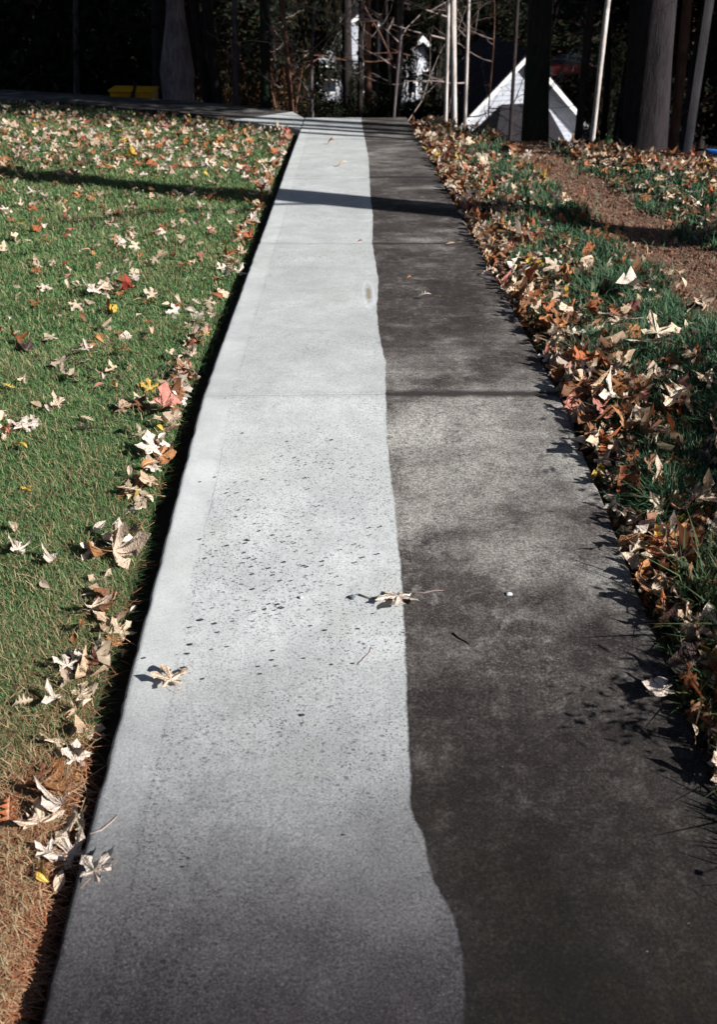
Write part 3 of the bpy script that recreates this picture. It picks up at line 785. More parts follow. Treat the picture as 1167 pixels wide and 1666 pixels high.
H_(38, 690, 50, 'maple', 8, 5, 'white', 'white narrow lobed leaf in the lawn near the left frame side', (.2, .2), .04)
H_(8, 708, 40, 'oval', 3, 50, 'rust', 'dark red brown leaf at the left frame edge', (.2, .2), .035)
H_(32, 733, 52, 'oval', 1, 75, 'yellow', 'pale yellow crescent leaf in the lawn at left', (.2, .5), .035)
H_(18, 632, 40, 'oak', 5, 80, 'yellow', 'amber leaf with a cream tip at the left frame edge', (.2, .2), .035)
H_(98, 658, 34, 'maple', 3, -20, 'cream', 'hooked cream leaf in the lawn', (.3, .4), .035)
H_(43, 798, 32, 'maple', 1, 100, 'yellow', 'ragged yellow brown leaf in the lawn', (.2, .2), .03)
H_(130, 576, 46, 'maple', 10, 85, 'white', 'white leaf with a long pale stem in the lawn', (.1, .1), .035)
H_(36, 570, 34, 'broad', 2, 60, 'dark', 'dark upturned leaf with a white edge in the lawn', (.3, .3), .03)
H_(203, 578, 58, 'oak', 1, 88, 'rust', 'long rust brown leaf in the lawn beyond the yellow star', (.2, .3), .035)
H_(206, 548, 24, 'broad', 4, 0, 'white', 'rounded white leaf standing upright in the lawn', (.9, .1), .03)
H_(150, 612, 34, 'maple', 6, 150, 'cream', 'crumpled cream leaf above the bent pale leaf', (.3, .2), .035)
H_(285, 498, 28, 'broad', 0, 70, 'rust', 'smooth red brown leaf in the middle of the lawn', (0, .2), .035)
H_(172, 468, 44, 'broad', 1, 50, 'buff', 'tan and cream leaf in the clump in the middle lawn', (.3, .2), .04)
H_(150, 472, 40, 'maple', 2, 20, 'white', 'white leaf in the clump in the middle lawn', (.3, .3), .04)
H_(205, 475, 32, 'broad', 3, 100, 'red', 'dark red leaf in the clump in the middle lawn', (.1, .1), .035)
H_(305, 437, 40, 'oak', 2, 70, 'orange', 'orange brown slender leaf in the lawn near the path', (.1, .2), .035)
H_(222, 452, 26, 'maple', 5, -60, 'white', 'small white star leaf right of the clump', (.1, .2), .035)
H_(335, 545, 42, 'oval', 3, 10, 'pinkish', 'pink red leaf by the trench opposite the pale oval mark', (.3, .3), .045)
H_(325, 548, 34, 'maple', 9, 100, 'yellow', 'yellow leaf beside the pink red one at the trench', (.2, .2), .04)
H_(390, 442, 30, 'maple', 7, -20, 'white', 'cream leaf at the trench rim beyond the pink red one', (.4, .3), .04)
H_(262, 378, 20, 'broad', 4, 0, 'white', 'small white upright leaf beyond the middle lawn', (.6, .1), .03)
# right verge
H_(1022, 466, 50, 'broad', 2, 85, 'white', 'broad white leaf on top of the grass tuft by the straw strip', (.35, 0), .10)
H_(990, 514, 42, 'broad', 4, 160, 'white', 'square looking white leaf in the verge grass', (.5, 0), .09)
H_(1028, 522, 44, 'maple', 8, 170, 'white', 'narrow white leaf right of the square looking one', (.6, .1), .09)
H_(1046, 560, 66, 'maple', 0, 160, 'white', 'pale leaf with two leg like lobes hanging in dark grass', (.6, .1), .09)
H_(1082, 546, 74, 'maple', 10, -60, 'buff', 'buff star leaf overlapping the one with leg like lobes', (.35, .2), .10)
H_(900, 530, 56, 'broad', 1, 60, 'orange', 'orange tan leaf close to the right path edge', (.3, .1), .07)
H_(935, 548, 22, 'oval', 1, 0, 'yellow', 'amber leaf sliver upright below the orange tan leaf', (.9, .2), .06)
H_(925, 588, 54, 'maple', 5, 10, 'cream', 'cream folded leaf at the right path edge before the joint', (.5, .3), .05)
H_(955, 590, 52, 'broad', 3, -20, 'rust', 'red brown leaf right of the cream folded one', (.7, .1), .06)
H_(985, 600, 46, 'oval', 2, 20, 'rust', 'long rust leaf leaning in the grass', (1.0, .2), .06)
H_(983, 648, 66, 'maple', 6, 40, 'white', 'large white and tan leaf above the round dark stone', (.4, .3), .06)
H_(962, 690, 72, 'broad', 2, 120, 'brown', 'large brown leaf against the path edge below the joint', (.2, .3), .04)
H_(1110, 660, 90, 'oak', 3, 130, 'buff', 'long pale leaf sloping down through the right grass', (.2, .3), .08)
H_(960, 725, 40, 'broad', 0, 60, 'buff', 'dusty tan leaf on the path edge below the brown one', (.2, .2), .04)
H_(1108, 890, 120, 'broad', 1, -150, 'rust', 'largest rust red leaf with curled lobes in dark shade at right', (.25, .2), .07)
H_(1030, 850, 56, 'oval', 0, -60, 'white', 'cream leaf at the right edge above a dark gap', (.3, .3), .05)
H_(1040, 880, 60, 'maple', 4, 10, 'white', 'bright cream leaf with thin lobes at the right edge', (.5, .3), .05)
H_(1062, 870, 46, 'oval', 3, 5, 'yellow', 'yellow green narrow leaf upright beside the bright cream one', (1.0, .2), .06)
H_(1043, 913, 30, 'broad', 4, 100, 'pinkish', 'small pinkish leaf on the edge of the concrete', (.3, .2), .04)
H_(1118, 1000, 56, 'maple', 9, 5, 'tan', 'tan leaf with thin lobes in the dark grass', (.8, .2), .08)
H_(1086, 1018, 30, 'oval', 2, 60, 'red', 'small red leaf in the dark grass at the edge', (.5, .3), .05)
H_(1068, 1122, 62, 'broad', 1, 75, 'white', 'white double lobed leaf lying over the dirty concrete edge', (0, .12), .02)
H_(1128, 1192, 34, 'oval', 1, 20, 'cream', 'small cream leaf lit in the dark shade at right', (.6, .3), .05)
H_(1118, 786, 34, 'oval', 4, -20, 'buff', 'yellow tipped leaf standing in black shade', (1.0, .2), .07)
H_(1098, 812, 40, 'oval', 0, 5, 'buff', 'cream sliver standing left of the yellow tipped one', (1.0, .3), .07)
H_(800, 445, 40, 'oak', 2, 90, 'cream', 'cream leaf lying on the concrete at the right edge', (0, .1), .01)
H_(818, 420, 34, 'oval', 3, 85, 'white', 'white leaf just off the right path edge', (.1, .1), .03)
H_(850, 392, 52, 'maple', 11, 100, 'white', 'pale wide star leaf heaped at the right edge beyond the dark tuft', (.3, .2), .06)
H_(862, 478, 40, 'maple', 7, 10, 'cream', 'cream narrow leaf standing near the black shadow of a tuft', (.8, .3), .06)

# twigs, stone, chips on the path
def on(px, py, lift=.0): return Vector(on_ground(px, py, lift))
def twig(pts, r, label, mat='twig'):
    b = MB(); P = [on(*p, .0) + Vector((0, 0, r + .001)) for p in pts]
    b.tube(P, [r] * (len(P) - 1) + [r * .5], 6); o = b.build('twig', M[mat], None, True); tag(o, label, 'twig'); return o
M['twig_dark'] = mat_plain('twig_dark', (.05, .03, .03), (.03, .02, .02), 20)
twig([(737, 1031), (748, 1040), (757, 1044), (767, 1050)], .0019, 'short dark curved twig on the dirty concrete', 'twig_dark')
twig([(582, 1082), (594, 1070), (602, 1062), (604, 1053)], .0011, 'thin brown forked twig on the washed concrete')
twig([(660, 966), (690, 966), (708, 962), (722, 962)], .0018, 'tan stem reaching right from the curled leaf on the wash line')
twig([(583, 968), (600, 974), (625, 977), (642, 975)], .0020, 'tan stem reaching left from the curled leaf on the wash line')
twig([(146, 1358), (165, 1352), (182, 1338), (192, 1327)], .0018, 'long pale leaf stem lying over the near left path edge')
twig([(1075, 1025), (1060, 1020), (1045, 1010)], .0014, 'thin straw lying on the concrete at its right edge')
def pebble(p, s, name, label, cat, col, seed=0, flat=.6):
    r = random.Random(seed); import bmesh
    bm = bmesh.new(); bmesh.ops.create_icosphere(bm, subdivisions=3, radius=1)
    for v in bm.verts:
        n = v.co.copy(); k = 1 + .12 * math.sin(3 * n.x + seed) + .10 * math.sin(4 * n.y + 2 * n.z + seed)
        v.co = Vector((n.x * s * k, n.y * s * k * .8, n.z * s * flat * k))
    me = bpy.data.meshes.new(name); bm.to_mesh(me); bm.free(); me.polygons.foreach_set('use_smooth', [True] * len(me.polygons))
    o = link(name, me, mat_plain(name + '_mat', col, None, 40, .7)); o.location = (p[0], p[1], p[2] + s * flat * .6); tag(o, label, cat); return o
pebble(on(573, 973), .009, 'pebble', 'small grey pebble on the washed concrete left of the curled leaf', 'pebble', (.13, .15, .18), 1)
pebble(on(490, 973), .006, 'pebble', 'small white pebble set in the washed concrete', 'pebble', (.7, .7, .68), 2)
pebble(on(829, 968), .008, 'pebble', 'small white pebble on the dirty concrete', 'pebble', (.6, .62, .64), 4)
pebble(on(1020, 766, .02), .030, 'stone', 'round dark stone among leaves right of the path', 'stone', (.035, .030, .040), 3, .85)
b = MB()
r = random.Random(5)
V = []; F = []
chips = [(305, 1065), (310, 1050), (330, 1106), (327, 1010), (230, 1061), (350, 1016), (380, 1012), (415, 996), (355, 1030), (310, 1022), (492, 1178), (492, 1165), (560, 1360), (445, 1060), (300, 1088), (235, 1072), (345, 1058), (432, 992), (590, 830), (575, 845), (480, 885), (520, 870), (620, 858), (555, 880), (450, 830), (297, 1390), (307, 1398), (298, 1412), (295, 1400)]
for k in range(150): chips.append((r.gauss(480, 90), r.gauss(900, 80)))
for (px, py) in chips:
    p = on(px, py)
    if p.x < -HW + .02 or p.x > .05: continue
    s = r.uniform(.0022, .0052) * (1.2 if len(V) < 160 else .8); k = len(V); a0 = r.uniform(0, 6); n = 5; e = r.uniform(.5, .9)
    for h, q in ((.0002, 1), (s * .35, .75)):
        for j in range(n): a = a0 + 2 * math.pi * j / n; V.append((p.x + math.cos(a) * s * q * r.uniform(.75, 1.2) * 1.3, p.y + math.sin(a) * s * q * e, p.z + h + .003))
    F.append(tuple(k + 5 + j for j in range(5))); F += [(k + j, k + (j + 1) % 5, k + 5 + (j + 1) % 5, k + 5 + j) for j in range(5)]
o = link('bark_chips', poly_mesh('bark_chips', V, F), mat_plain('chips', (.045, .045, .055), (.025, .02, .02), 60)); tag(o, 'tiny dark chips sprinkled over the washed concrete', 'debris', kind='stuff')

# ------------------------------------------------------------------ scattered leaves: singles near the camera, litter beyond
PAL_L = [('white', 3), ('cream', 4), ('buff', 3), ('tan', 3), ('orange', 2), ('rust', 1.3), ('yellow', .45), ('brown', 1.8), ('pinkish', .7), ('red', .4)]
PAL_R = [('white', 1.2), ('cream', 3), ('buff', 3), ('tan', 4), ('orange', 2.4), ('rust', 2.4), ('yellow', .35), ('brown', 7), ('dark', 2.5), ('pinkish', .7)]
def pick(pal):
    t = random.uniform(0, sum(w for _, w in pal))
    for c_, w in pal:
        t -= w
        if t <= 0: return c_
    return pal[0][0]
pts = []       # (x, y, zone)
def addz(n, fn, zone):
    k = 0; tries = 0
    while k < n and tries < n * 60:
        tries += 1; x, y = fn()
        z = float(ground(x, y))
        if not bool(in_view(np.array(x), np.array(y), np.array(z), 25)): continue
        pts.append((x, y, z, zone)); k += 1
U = random.uniform
addz(260, lambda: (-HW - .085 - abs(random.gauss(0, .045)), U(1.2, 3.6) if U(0, 1) < .3 else U(3.2, 11.3)), 'trench')
addz(300, lambda: (U(-4, -.8), U(1.5, 7.5)), 'lawn')
def farlawn():
    y = U(7.6, 16) if U(0, 1) < .35 else 8 + abs(random.gauss(0, 1)) * 2.2; return U(-7.5, -.7), y
def okl(x, y): return y < np.interp(x, LX, LY) - .05
k = 0
while k < 1250:
    x, y = farlawn()
    if okl(x, y) and U(0, 1) < .25 + (y - 7.5) / 6 and bool(in_view(np.array(x), np.array(y), np.array(ground(x, y)), 20)): pts.append((x, y, float(ground(x, y)), 'far lawn')); k += 1
addz(2500, lambda: (HW + .01 + abs(random.gauss(0, .20)), 1.1 + 10.7 * U(0, 1) ** 1.5), 'verge')
addz(850, lambda: (U(.75, 1.5), 1.6 + 9.5 * U(0, 1) ** 1.4), 'verge')
addz(45, lambda: (HW - U(.0, .05), 1.6 + 9.5 * U(0, 1) ** 1.3), 'far end')
addz(230, lambda: (U(1.35, 2.0), U(3.6, 10)), 'straw strip')
def rl():
    while True:
        x, y = U(1.95, 4.5), U(4.5, 11.5)
        if y < crest(x) - .05 and (U(0, 1) < .35 or y > crest(x) - 1.3): return x, y
addz(750, rl, 'right lawn')
addz(80, lambda: (U(-.6, 1.0), U(11.5, 12.6)), 'far end')
scored = []
for (x, y, z, zone) in pts:
    kind = random.choices(['maple', 'oak', 'oval', 'broad'], [5, 2, 2.2, 1.8])[0]
    size = U(.030, .056)
    if zone in ('verge',): size *= U(.85, 1.4)
    if zone in ('far lawn', 'right lawn'): size *= U(1.0, 1.35)
    if zone == 'trench': size *= 1.1
    dpt = y * .84 + .9
    lift = {'trench': .03, 'lawn': .036, 'far lawn': .04, 'verge': U(.01, .085), 'straw strip': .012, 'right lawn': .045, 'far end': .012 if abs(x) < HW else .03}[zone]
    scored.append((size / dpt, x, y, z, zone, kind, size, lift))
scored.sort(key=lambda t: -t[0])
n_hero = len([o for o in COL.objects if 'leaf' in o.name and o.parent is None and 'category' in o])
NSING = max(0, 292 - n_hero)
ZL = {'trench': ('leaf caught beside the dark trench along the left path edge', 'loose leaves along the left path edge'),
      'lawn': ('leaf lying loose in the open left lawn', 'loose leaves on the left lawn'),
      'far lawn': ('leaf among many on the far part of the left lawn', 'leaves on the far left lawn'),
      'verge': ('leaf in the thick litter of the right verge', 'leaves littering the right verge'),
      'straw strip': ('leaf on the bare straw strip right of the verge', 'leaves on the straw strip'),
      'right lawn': ('leaf on the grass beyond the straw strip', 'leaves on the right lawn'),
      'far end': ('leaf at the far end of the path', 'leaves at the far end of the path')}
CN = {'cream': 'cream', 'white': 'whitish', 'tan': 'tan', 'buff': 'buff', 'orange': 'orange', 'brown': 'brown', 'red': 'red', 'pinkish': 'pinkish', 'yellow': 'yellow', 'dark': 'dark brown', 'rust': 'rust red'}
SH = {'maple': 'star shaped', 'oak': 'lobed oak', 'oval': 'narrow oval', 'broad': 'broad'}
def rtilt(zone):
    s = 1.0 if zone == 'verge' else .45
    return (random.gauss(0, s), random.gauss(0, s))
for t in scored[:NSING]:
    _, x, y, z, zone, kind, size, lift = t
    col = pick(PAL_R if zone in ('verge', 'straw strip', 'right lawn', 'far end') else PAL_L)
    lab, grp = ZL[zone]
    put_leaf(kind, random.randrange(60), (x, y, z), size, U(0, 6.28), rtilt(zone), col, True, f"{CN[col]} {SH[kind]} {lab}", f"{CN[col]} {SH[kind]} {grp}", zoff=lift, jit=.25)
LV = {'left': [], 'right': []}; cnt = {'left': 0, 'right': 0}; LF3 = {'left': [], 'right': []}; LCc = {'left': [], 'right': []}
TRI = {}
for kd in RAW:
    TRI[kd] = []
    for V, F in RAW[kd]:
        f3 = []
        for f in F:
            for i in range(1, len(f) - 1): f3.append((f[0], f[i], f[i + 1]))
        TRI[kd].append((np.array(V), np.array(f3)))
def stuff_leaf(side, kind, var, p, size, rz, tilt, c):
    V, F3 = TRI[kind][var % len(TRI[kind])]
    Mx = np.array(Euler((tilt[0], tilt[1], rz), 'XYZ').to_matrix())
    LV[side].append((V * size) @ Mx.T + np.array(p)); LF3[side].append(F3 + cnt[side]); cnt[side] += len(V)
    LCc[side].append(np.tile(np.array(c), (len(V), 1)))
for t in scored[NSING:]:
    _, x, y, z, zone, kind, size, lift = t
    side = 'left' if zone in ('trench', 'lawn', 'far lawn') else 'right'
    c = np.array(LC[pick(PAL_R if side == 'right' else PAL_L)]) * U(.5, 1.05)
    stuff_leaf(side, kind, random.randrange(60), (x, y, z + lift), size * (1.05 if y > 8 else 1), U(0, 6.28), rtilt(zone), c)
# small brown fragments filling the verge floor
for k in range(1500):
    x = HW + .02 + abs(random.gauss(0, .24)); y = 1.0 + 10.5 * U(0, 1) ** 1.5
    z = float(ground(x, y)); c = np.array(LC[random.choice(['brown', 'brown', 'rust', 'tan', 'dark', 'orange', 'buff'])]) * U(.5, 1.0)
    stuff_leaf('right', random.choice(['oval', 'oak', 'broad']), random.randrange(9), (x, y, z + U(.0, .03)), U(.012, .032), U(0, 6.28), (random.gauss(0, .6), random.gauss(0, .6)), c)
for side, lab in (('left', 'mixed small leaves spread thickly over the far left lawn'), ('right', 'brown and cream leaf litter packed along the right verge and lawn')):
    o = link('leaf_litter', np_mesh('leaf_litter', np.vstack(LV[side]), np.vstack(LF3[side]), True, colors=np.clip(np.vstack(LCc[side]), 0, .85)), M['litter'])
    tag(o, lab, 'leaf litter', kind='stuff')

# ------------------------------------------------------------------ foliage masses shared by many trees
def foliage_mesh(name, nclump, nleaf, ext, leaf, cols, seed, hollow=.35, spread=.18):
    g = np.random.default_rng(seed)
    d = g.normal(size=(nclump, 3)); d /= np.linalg.norm(d, axis=1)[:, None]
    rr = (hollow + (1 - hollow) * g.uniform(0, 1, nclump) ** .6) * g.uniform(.75, 1.1, nclump)
    C = d * rr[:, None]; C = np.repeat(C, nleaf, 0) + g.normal(0, spread, (nclump * nleaf, 3)) * np.array([1, 1, .7])
    C *= np.array(ext); n = len(C)
    a = g.normal(size=(n, 3)); a /= np.linalg.norm(a, axis=1)[:, None]
    b_ = np.cross(a, g.normal(size=(n, 3))); b_ /= np.linalg.norm(b_, axis=1)[:, None]
    s = leaf * g.uniform(.6, 1.3, n)[:, None]
    V = np.stack([C - a * s, C + b_ * s * .42, C + a * s, C - b_ * s * .42], 1).reshape(-1, 3)
    F = np.arange(n * 4).reshape(n, 4)
    cols = np.array(cols); c = cols[g.integers(0, len(cols), n)] * g.uniform(.6, 1.3, (n, 1))
    me = np_mesh(name, V, F, False, colors=np.repeat(c, 4, 0)); me.materials.append(M['foliage']); return me
DG = [(.012, .022, .011), (.017, .027, .013), (.008, .012, .008), (.036, .020, .013)]
EVER = [foliage_mesh('crown', 150, 42, (1, 1, 1), .05, DG, 40 + s, .2, .13) for s in range(3)]
BUSH = [foliage_mesh('bush', 90, 50, (1, 1, 1), .055, DG + [(.009, .014, .008)], 60 + s, .2, .16) for s in range(3)]
AUT = [foliage_mesh('crown', 90, 22, (1, 1, 1), .035, [(.10, .05, .03), (.16, .07, .03), (.06, .035, .025)], 80 + s, .3, .15) for s in range(2)]
def trunk_mesh(h, r0, r1, lean=(0, 0), sides=14, seed=0, prof_=None, wig=.3, base_flare=.5, rings=14):
    r = random.Random(seed); b = MB(); P = []; rad = []
    a, c_ = r.uniform(0, 6), r.uniform(0, 6)
    for i in range(rings + 1):
        t = i / rings
        z = -.4 + (h + .4) * t
        P.append((lean[0] * z + wig * .12 * math.sin(3 * t * math.pi + a) * t, lean[1] * z + wig * .12 * math.sin(2.3 * t * math.pi + c_) * t, z))
        q = r0 * (1 - t) + r1 * t + base_flare * r0 * math.exp(-max(z, 0) / (r0 * 2.2 + .05))
        if prof_: q *= prof_(z)
        rad.append((lambda q, i: (lambda ang: q * (1 + .07 * math.sin(3 * ang + i * .6 + a) + .05 * math.sin(5 * ang - i * .9))))(q, i))
    b.tube(P, rad, sides); return b, P
def branches(root, P, h, n, mat, seed, lo=.3, hi=1.0, L=(1, 3), r0=.03, twigs=3):
    r = random.Random(seed)
    for k in range(n):
        t = r.uniform(lo, hi); i = min(int(t * (len(P) - 1)), len(P) - 2); p = Vector(P[i]).lerp(Vector(P[i + 1]), t * (len(P) - 1) - i)
        a = r.uniform(0, 6.28); el = r.uniform(-.1, .9); ln = r.uniform(*L) * (1 - .5 * t)
        b = MB()
        def seg(p, a, el, ln, rad, depth_):
            pts_ = [p]; q = p.copy(); aa, ee = a, el
            for s in range(5):
                aa += r.gauss(0, .22); ee += r.gauss(.02, .16); q = q + Vector((math.cos(aa) * math.cos(ee), math.sin(aa) * math.cos(ee), math.sin(ee))) * ln / 5; pts_.append(q.copy())
            b.tube(pts_, [rad * (1 - .17 * s) for s in range(6)], 5)
            if depth_ > 0:
                for _ in range(twigs):
                    s = r.randint(1, 5); seg(pts_[s], aa + r.choice((-1, 1)) * r.uniform(.4, 1.1), ee + r.gauss(0, .3), ln * r.uniform(.35, .6), rad * .5, depth_ - 1)
        seg(p, a, el, ln, r0 * (1 - .4 * t), 2)
        b.build('branch', mat, root, True)
def crownpart(root, me, loc, sc, rz=0, name='crown'):
    c = bpy.data.objects.new(name, me); COL.objects.link(c); c.parent = root; c.location = loc; c.scale = sc; c.rotation_euler = (0, 0, rz); return c

# ---- trees that can be told apart, standing on the crest
def tree(name, px, Y, wpx, label, mat, top_px=None, h=9, taper=.6, crown=None, nbr=3, prof_=None, flare=.4, seed=0, cat='tree', group=None, wig=.4, brl=(1, 2.5), blo=.15):
    """px: picture column of the foot, wpx: trunk width in picture pixels, top_px: column where it leaves the top of the frame"""
    p = at(px, 180, Y); x = float(p[0]); z = float(ground(x, Y)); root = empty(name, (x, Y, z))
    dep = Y * .833 + (1.55 - z) * .553; r0 = wpx / FPX * dep / 2
    lx_ = 0
    if top_px is not None:
        pt = at(top_px, 0, Y); lx_ = float((pt[0] - x) / (pt[2] - z))
    bm, P = trunk_mesh(h, r0, r0 * taper, (lx_, 0), seed=seed, prof_=prof_, base_flare=flare, wig=wig, rings=18)
    bm.build('trunk', M[mat], root, True)
    branches(root, P, h, nbr, M['twig'] if mat != 'bark_dark' else M['bark_dark'], seed + 5, blo, .95, brl, max(.012, r0 * .25))
    if crown == 'ever':
        for k in range(4): crownpart(root, EVER[k % 3], (P[-1][0] + U(-1, 1), U(-1, 1), h * .72 + k * 1.6), (2.4 - .3 * k, 2.4 - .3 * k, 1.7), U(0, 6))
    elif crown == 'aut':
        for k in range(3): crownpart(root, AUT[k % 2], (P[-1][0] + U(-.8, .8), U(-.8, .8), h * .85 + k * 1.2), (2.0, 2.0, 1.4), U(0, 6))
    tag(root, label, cat, group); return root
def burl(z):      # swollen waist of the old tree
    return 1.0 + .0 * z if z < .0 else (1.0 + .22 * math.exp(-((z - .45) / .30) ** 2) - .36 * max(0, min(1, (z - .75) / .3)))
tree('old_tree', 293, 15.6, 44, 'thick grey trunk with a swollen waist and a dark band behind the left lawn', 'bark_mid', 285, 7, .8, 'aut', 3, burl, .05, 3)
tree('dark_tree', 263, 16.5, 24, 'straight dark trunk just left of the swollen grey one', 'bark_dark', 258, 9, .7, 'ever', 3, None, .2, 4)
tree('thin_tree', 128, 17.5, 9, 'thin pale trunk alone in the dark left woods', 'bark_grey', 122, 6, .6, 'aut', 5, None, .3, 5)
tree('thin_tree', 384, 15.5, 10, 'thin mottled trunk right of the swollen grey trunk', 'bark_grey', 380, 6, .6, 'aut', 6, None, .3, 6)
tree('ivy_tree', 432, 15.2, 16, 'slim trunk wrapped in green ivy behind the far pavement', 'bark_ivy', 432, 6, .8, 'ever', 3, None, .3, 7)
tree('sapling', 474, 14.6, 8, 'slender reddish sapling with wide spreading branches near the pavement', 'bark_red', 462, 5, .6, None, 14, None, .3, 8, 'sapling', None, .8, (1.2, 2.4), .1)
tree('sapling', 508, 15.0, 6, 'second slender sapling, left of the path end', 'bark_grey', 510, 4.5, .5, None, 8, None, .3, 9, 'sapling', None, .8, (.8, 1.8), .1)
tree('dark_tree', 586, 16.2, 9, 'thin black trunk straight beyond the end of the path', 'bark_dark', 588, 8, .8, 'ever', 4, None, .2, 10)
tree('red_tree', 602, 17.0, 12, 'thin reddish brown trunk beside the black one beyond the path', 'bark_red', 598, 8, .8, 'aut', 5, None, .2, 11)
tree('pale_tree', 745, 13.4, 9.5, 'right one of the two pale slim trunks before the white house', 'bark_pale', 738, 8, .75, 'aut', 3, None, .1, 12, wig=.15)
tree('pale_tree', 727, 13.6, 7, 'left one of the two pale slim trunks, slightly shorter looking', 'bark_pale', 731, 7, .5, 'aut', 3, None, .1, 13, wig=.15)
tree('pale_tree', 760, 14.6, 6, 'thinnest pale trunk, just right of the slim pair', 'bark_pale', 764, 7, .7, 'aut', 3, None, .1, 14, wig=.15)
tree('dark_tree', 837, 13.8, 6, 'thin black trunk crossing the left half of the white gable', 'bark_dark', 842, 7, .8, None, 6, None, .1, 24, wig=.2)
tree('sapling', 806, 14.8, 3, 'very thin bare sapling spreading twigs over the white gable', 'bark_red', 800, 4.2, .5, None, 10, None, .1, 25, 'sapling', None, .6, (.7, 1.5), .1)
tree('sapling', 640, 14.2, 5, 'bare sapling with long arching twigs just right of the path end', 'bark_grey', 652, 5, .5, None, 10, None, .1, 26, 'sapling', None, .8, (1.0, 2.2), .1)
tree('ivy_tree', 874, 12.4, 38, 'thick dark ivy covered trunk in front of the white house', 'bark_ivy', 880, 9, .9, 'ever', 3, None, .1, 15, wig=.1)
tree('dark_tree', 948, 12.0, 13, 'leaning dark grey trunk left of the white curving trunk', 'bark_dark', 965, 8, .8, 'aut', 3, None, .1, 16, wig=.3)
tree('birch_tree', 971, 11.0, 8.5, 'slim white trunk curving to the right beside a green sprig', 'bark_pale', 992, 8, .8, 'aut', 3, None, .2, 17, wig=.5)
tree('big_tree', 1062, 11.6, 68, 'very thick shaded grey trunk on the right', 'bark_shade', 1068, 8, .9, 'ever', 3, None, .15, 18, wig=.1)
tree('pale_tree', 1132, 9.7, 13, 'pale trunk leaning right near the right frame edge', 'bark_pale', 1156, 8, .85, 'aut', 3, None, .1, 19, wig=.2)

# ------------------------------------------------------------------ houses beyond the trees
M['siding'] = mat_plain('white_siding', (.50, .52, .58), (.36, .38, .44), 2, .6, .1)
M['roof'] = mat_plain('dark_shingles', (.014, .012, .016), (.022, .02, .024), 9, 1.0)
M['roof_lt'] = mat_plain('grey_shingles', (.12, .11, .125), (.09, .085, .095), 9, .9)
M['glass'] = NT('window_glass').m; gn = M['glass'].node_tree.nodes['Principled BSDF']; gn.inputs['Base Color'].default_value = (.02, .025, .035, 1); gn.inputs['Roughness'].default_value = .08
M['trim'] = mat_plain('white_trim', (.82, .82, .82), (.78, .78, .78), 3, .5, .05)
M['shut'] = mat_plain('dark_shutter', (.03, .035, .05), None, 5)
def window(par, x, y, z, w, h, frame=.07):
    fr = MB(); fr.box(x - w / 2, x - w / 2 + frame, y - .05, y - .002, z, z + h); fr.box(x + w / 2 - frame, x + w / 2, y - .05, y - .002, z, z + h)
    fr.box(x - w / 2 + frame, x + w / 2 - frame, y - .048, y - .002, z, z + frame); fr.box(x - w / 2 + frame, x + w / 2 - frame, y - .048, y - .002, z + h - frame, z + h)
    fr.box(x - w / 2 + frame, x + w / 2 - frame, y - .044, y - .003, z + h / 2 - .03, z + h / 2 + .03)
    wnd = fr.build('window', M['trim'], par)
    g = MB(); g.box(x - w / 2 + .02, x + w / 2 - .02, y - .03, y - .004, z + .02, z + h - .02); g.build('pane', M['glass'], wnd)
def gable_house(name, loc, rz, W, D, wall_h, rise, label, roof='roof', over=.35):
    root = empty(name, loc, rz); hw = W / 2
    w = MB()
    w.prism([(-hw, 0, 0), (hw, 0, 0), (hw, 0, wall_h), (0, 0, wall_h + rise), (-hw, 0, wall_h)], (0, D, 0)); w.build('wall', M['siding'], root)
    # clapboards on the front, each a board
    bd = MB(); n = int((wall_h + rise) / .16)
    for i in range(n):
        z = i * .16; ww = hw if z + .16 <= wall_h else hw * max(0, 1 - (z + .16 - wall_h) / rise)
        if ww < .15: continue
        bd.prism([(-ww, -.004, z), (-ww, -.022, z + .005), (-ww, -.006, z + .155), (-ww, -.004, z + .155)], (2 * ww, 0, 0))
    bo = bd.build('clapboards', M['siding'], root); bo['kind'] = 'stuff'
    L = math.hypot(hw, rise); ux, uz = hw / L, rise / L; e = over
    for s in (-1, 1):
        r_ = MB()
        A = (s * (hw + ux * e), wall_h - uz * e); B = (0, wall_h + rise)
        th = .12; q = (s * uz * th, ux * th)
        r_.prism([(A[0], -.3, A[1] + .01), (B[0], -.3, B[1] + .01), (B[0], -.3, B[1] + th / ux + .01), (A[0] + q[0] * .2, -.3, A[1] + th + .01)], (0, D + .6, 0))
        r_.build('roof', M[roof], root)
        f = MB(); f.prism([(A[0], -.34, A[1] - .06), (B[0], -.34, B[1] - .06 / ux * 1), (B[0], -.34, B[1] + .12), (A[0], -.34, A[1] + .12)], (0, .035, 0)); f.build('bargeboard', M['trim'], root)
    tag(root, label, 'house'); return root
# house with the steep gable
apex = at(862, 92, 37.0)
gz = float(ground(apex[0], 37.0))
hA = gable_house('gabled_house', (float(apex[0]) - .2, 36.6, gz - .3), R(12), 5.6, 4.0, float(apex[2]) - gz - 2.6 + .3, 2.7, 'white gabled house with dark roof behind the thick ivy trunk', over=.5)
hzA = float(apex[2]) - gz + .3
pz = hzA - 1.85
pr = MB(); pr.V = [(-.75, -.03, pz + .42), (.85, -.03, pz + .42), (.85, -2.3, pz - .43), (-1.75, -2.3, pz - .43), (-.75, -.03, pz + .30), (.85, -.03, pz + .30), (.85, -2.3, pz - .55), (-1.75, -2.3, pz - .55), (-1.7, -.03, pz - .40), (-1.7, -.03, pz - .52)]; pr.F = [(0, 3, 2, 1), (4, 5, 6, 7), (3, 7, 6, 2), (0, 8, 3), (4, 7, 9), (8, 9, 7, 3), (1, 2, 6, 5), (0, 1, 5, 4), (0, 4, 9, 8)]; pr.build('porch_roof', M['roof'], hA)
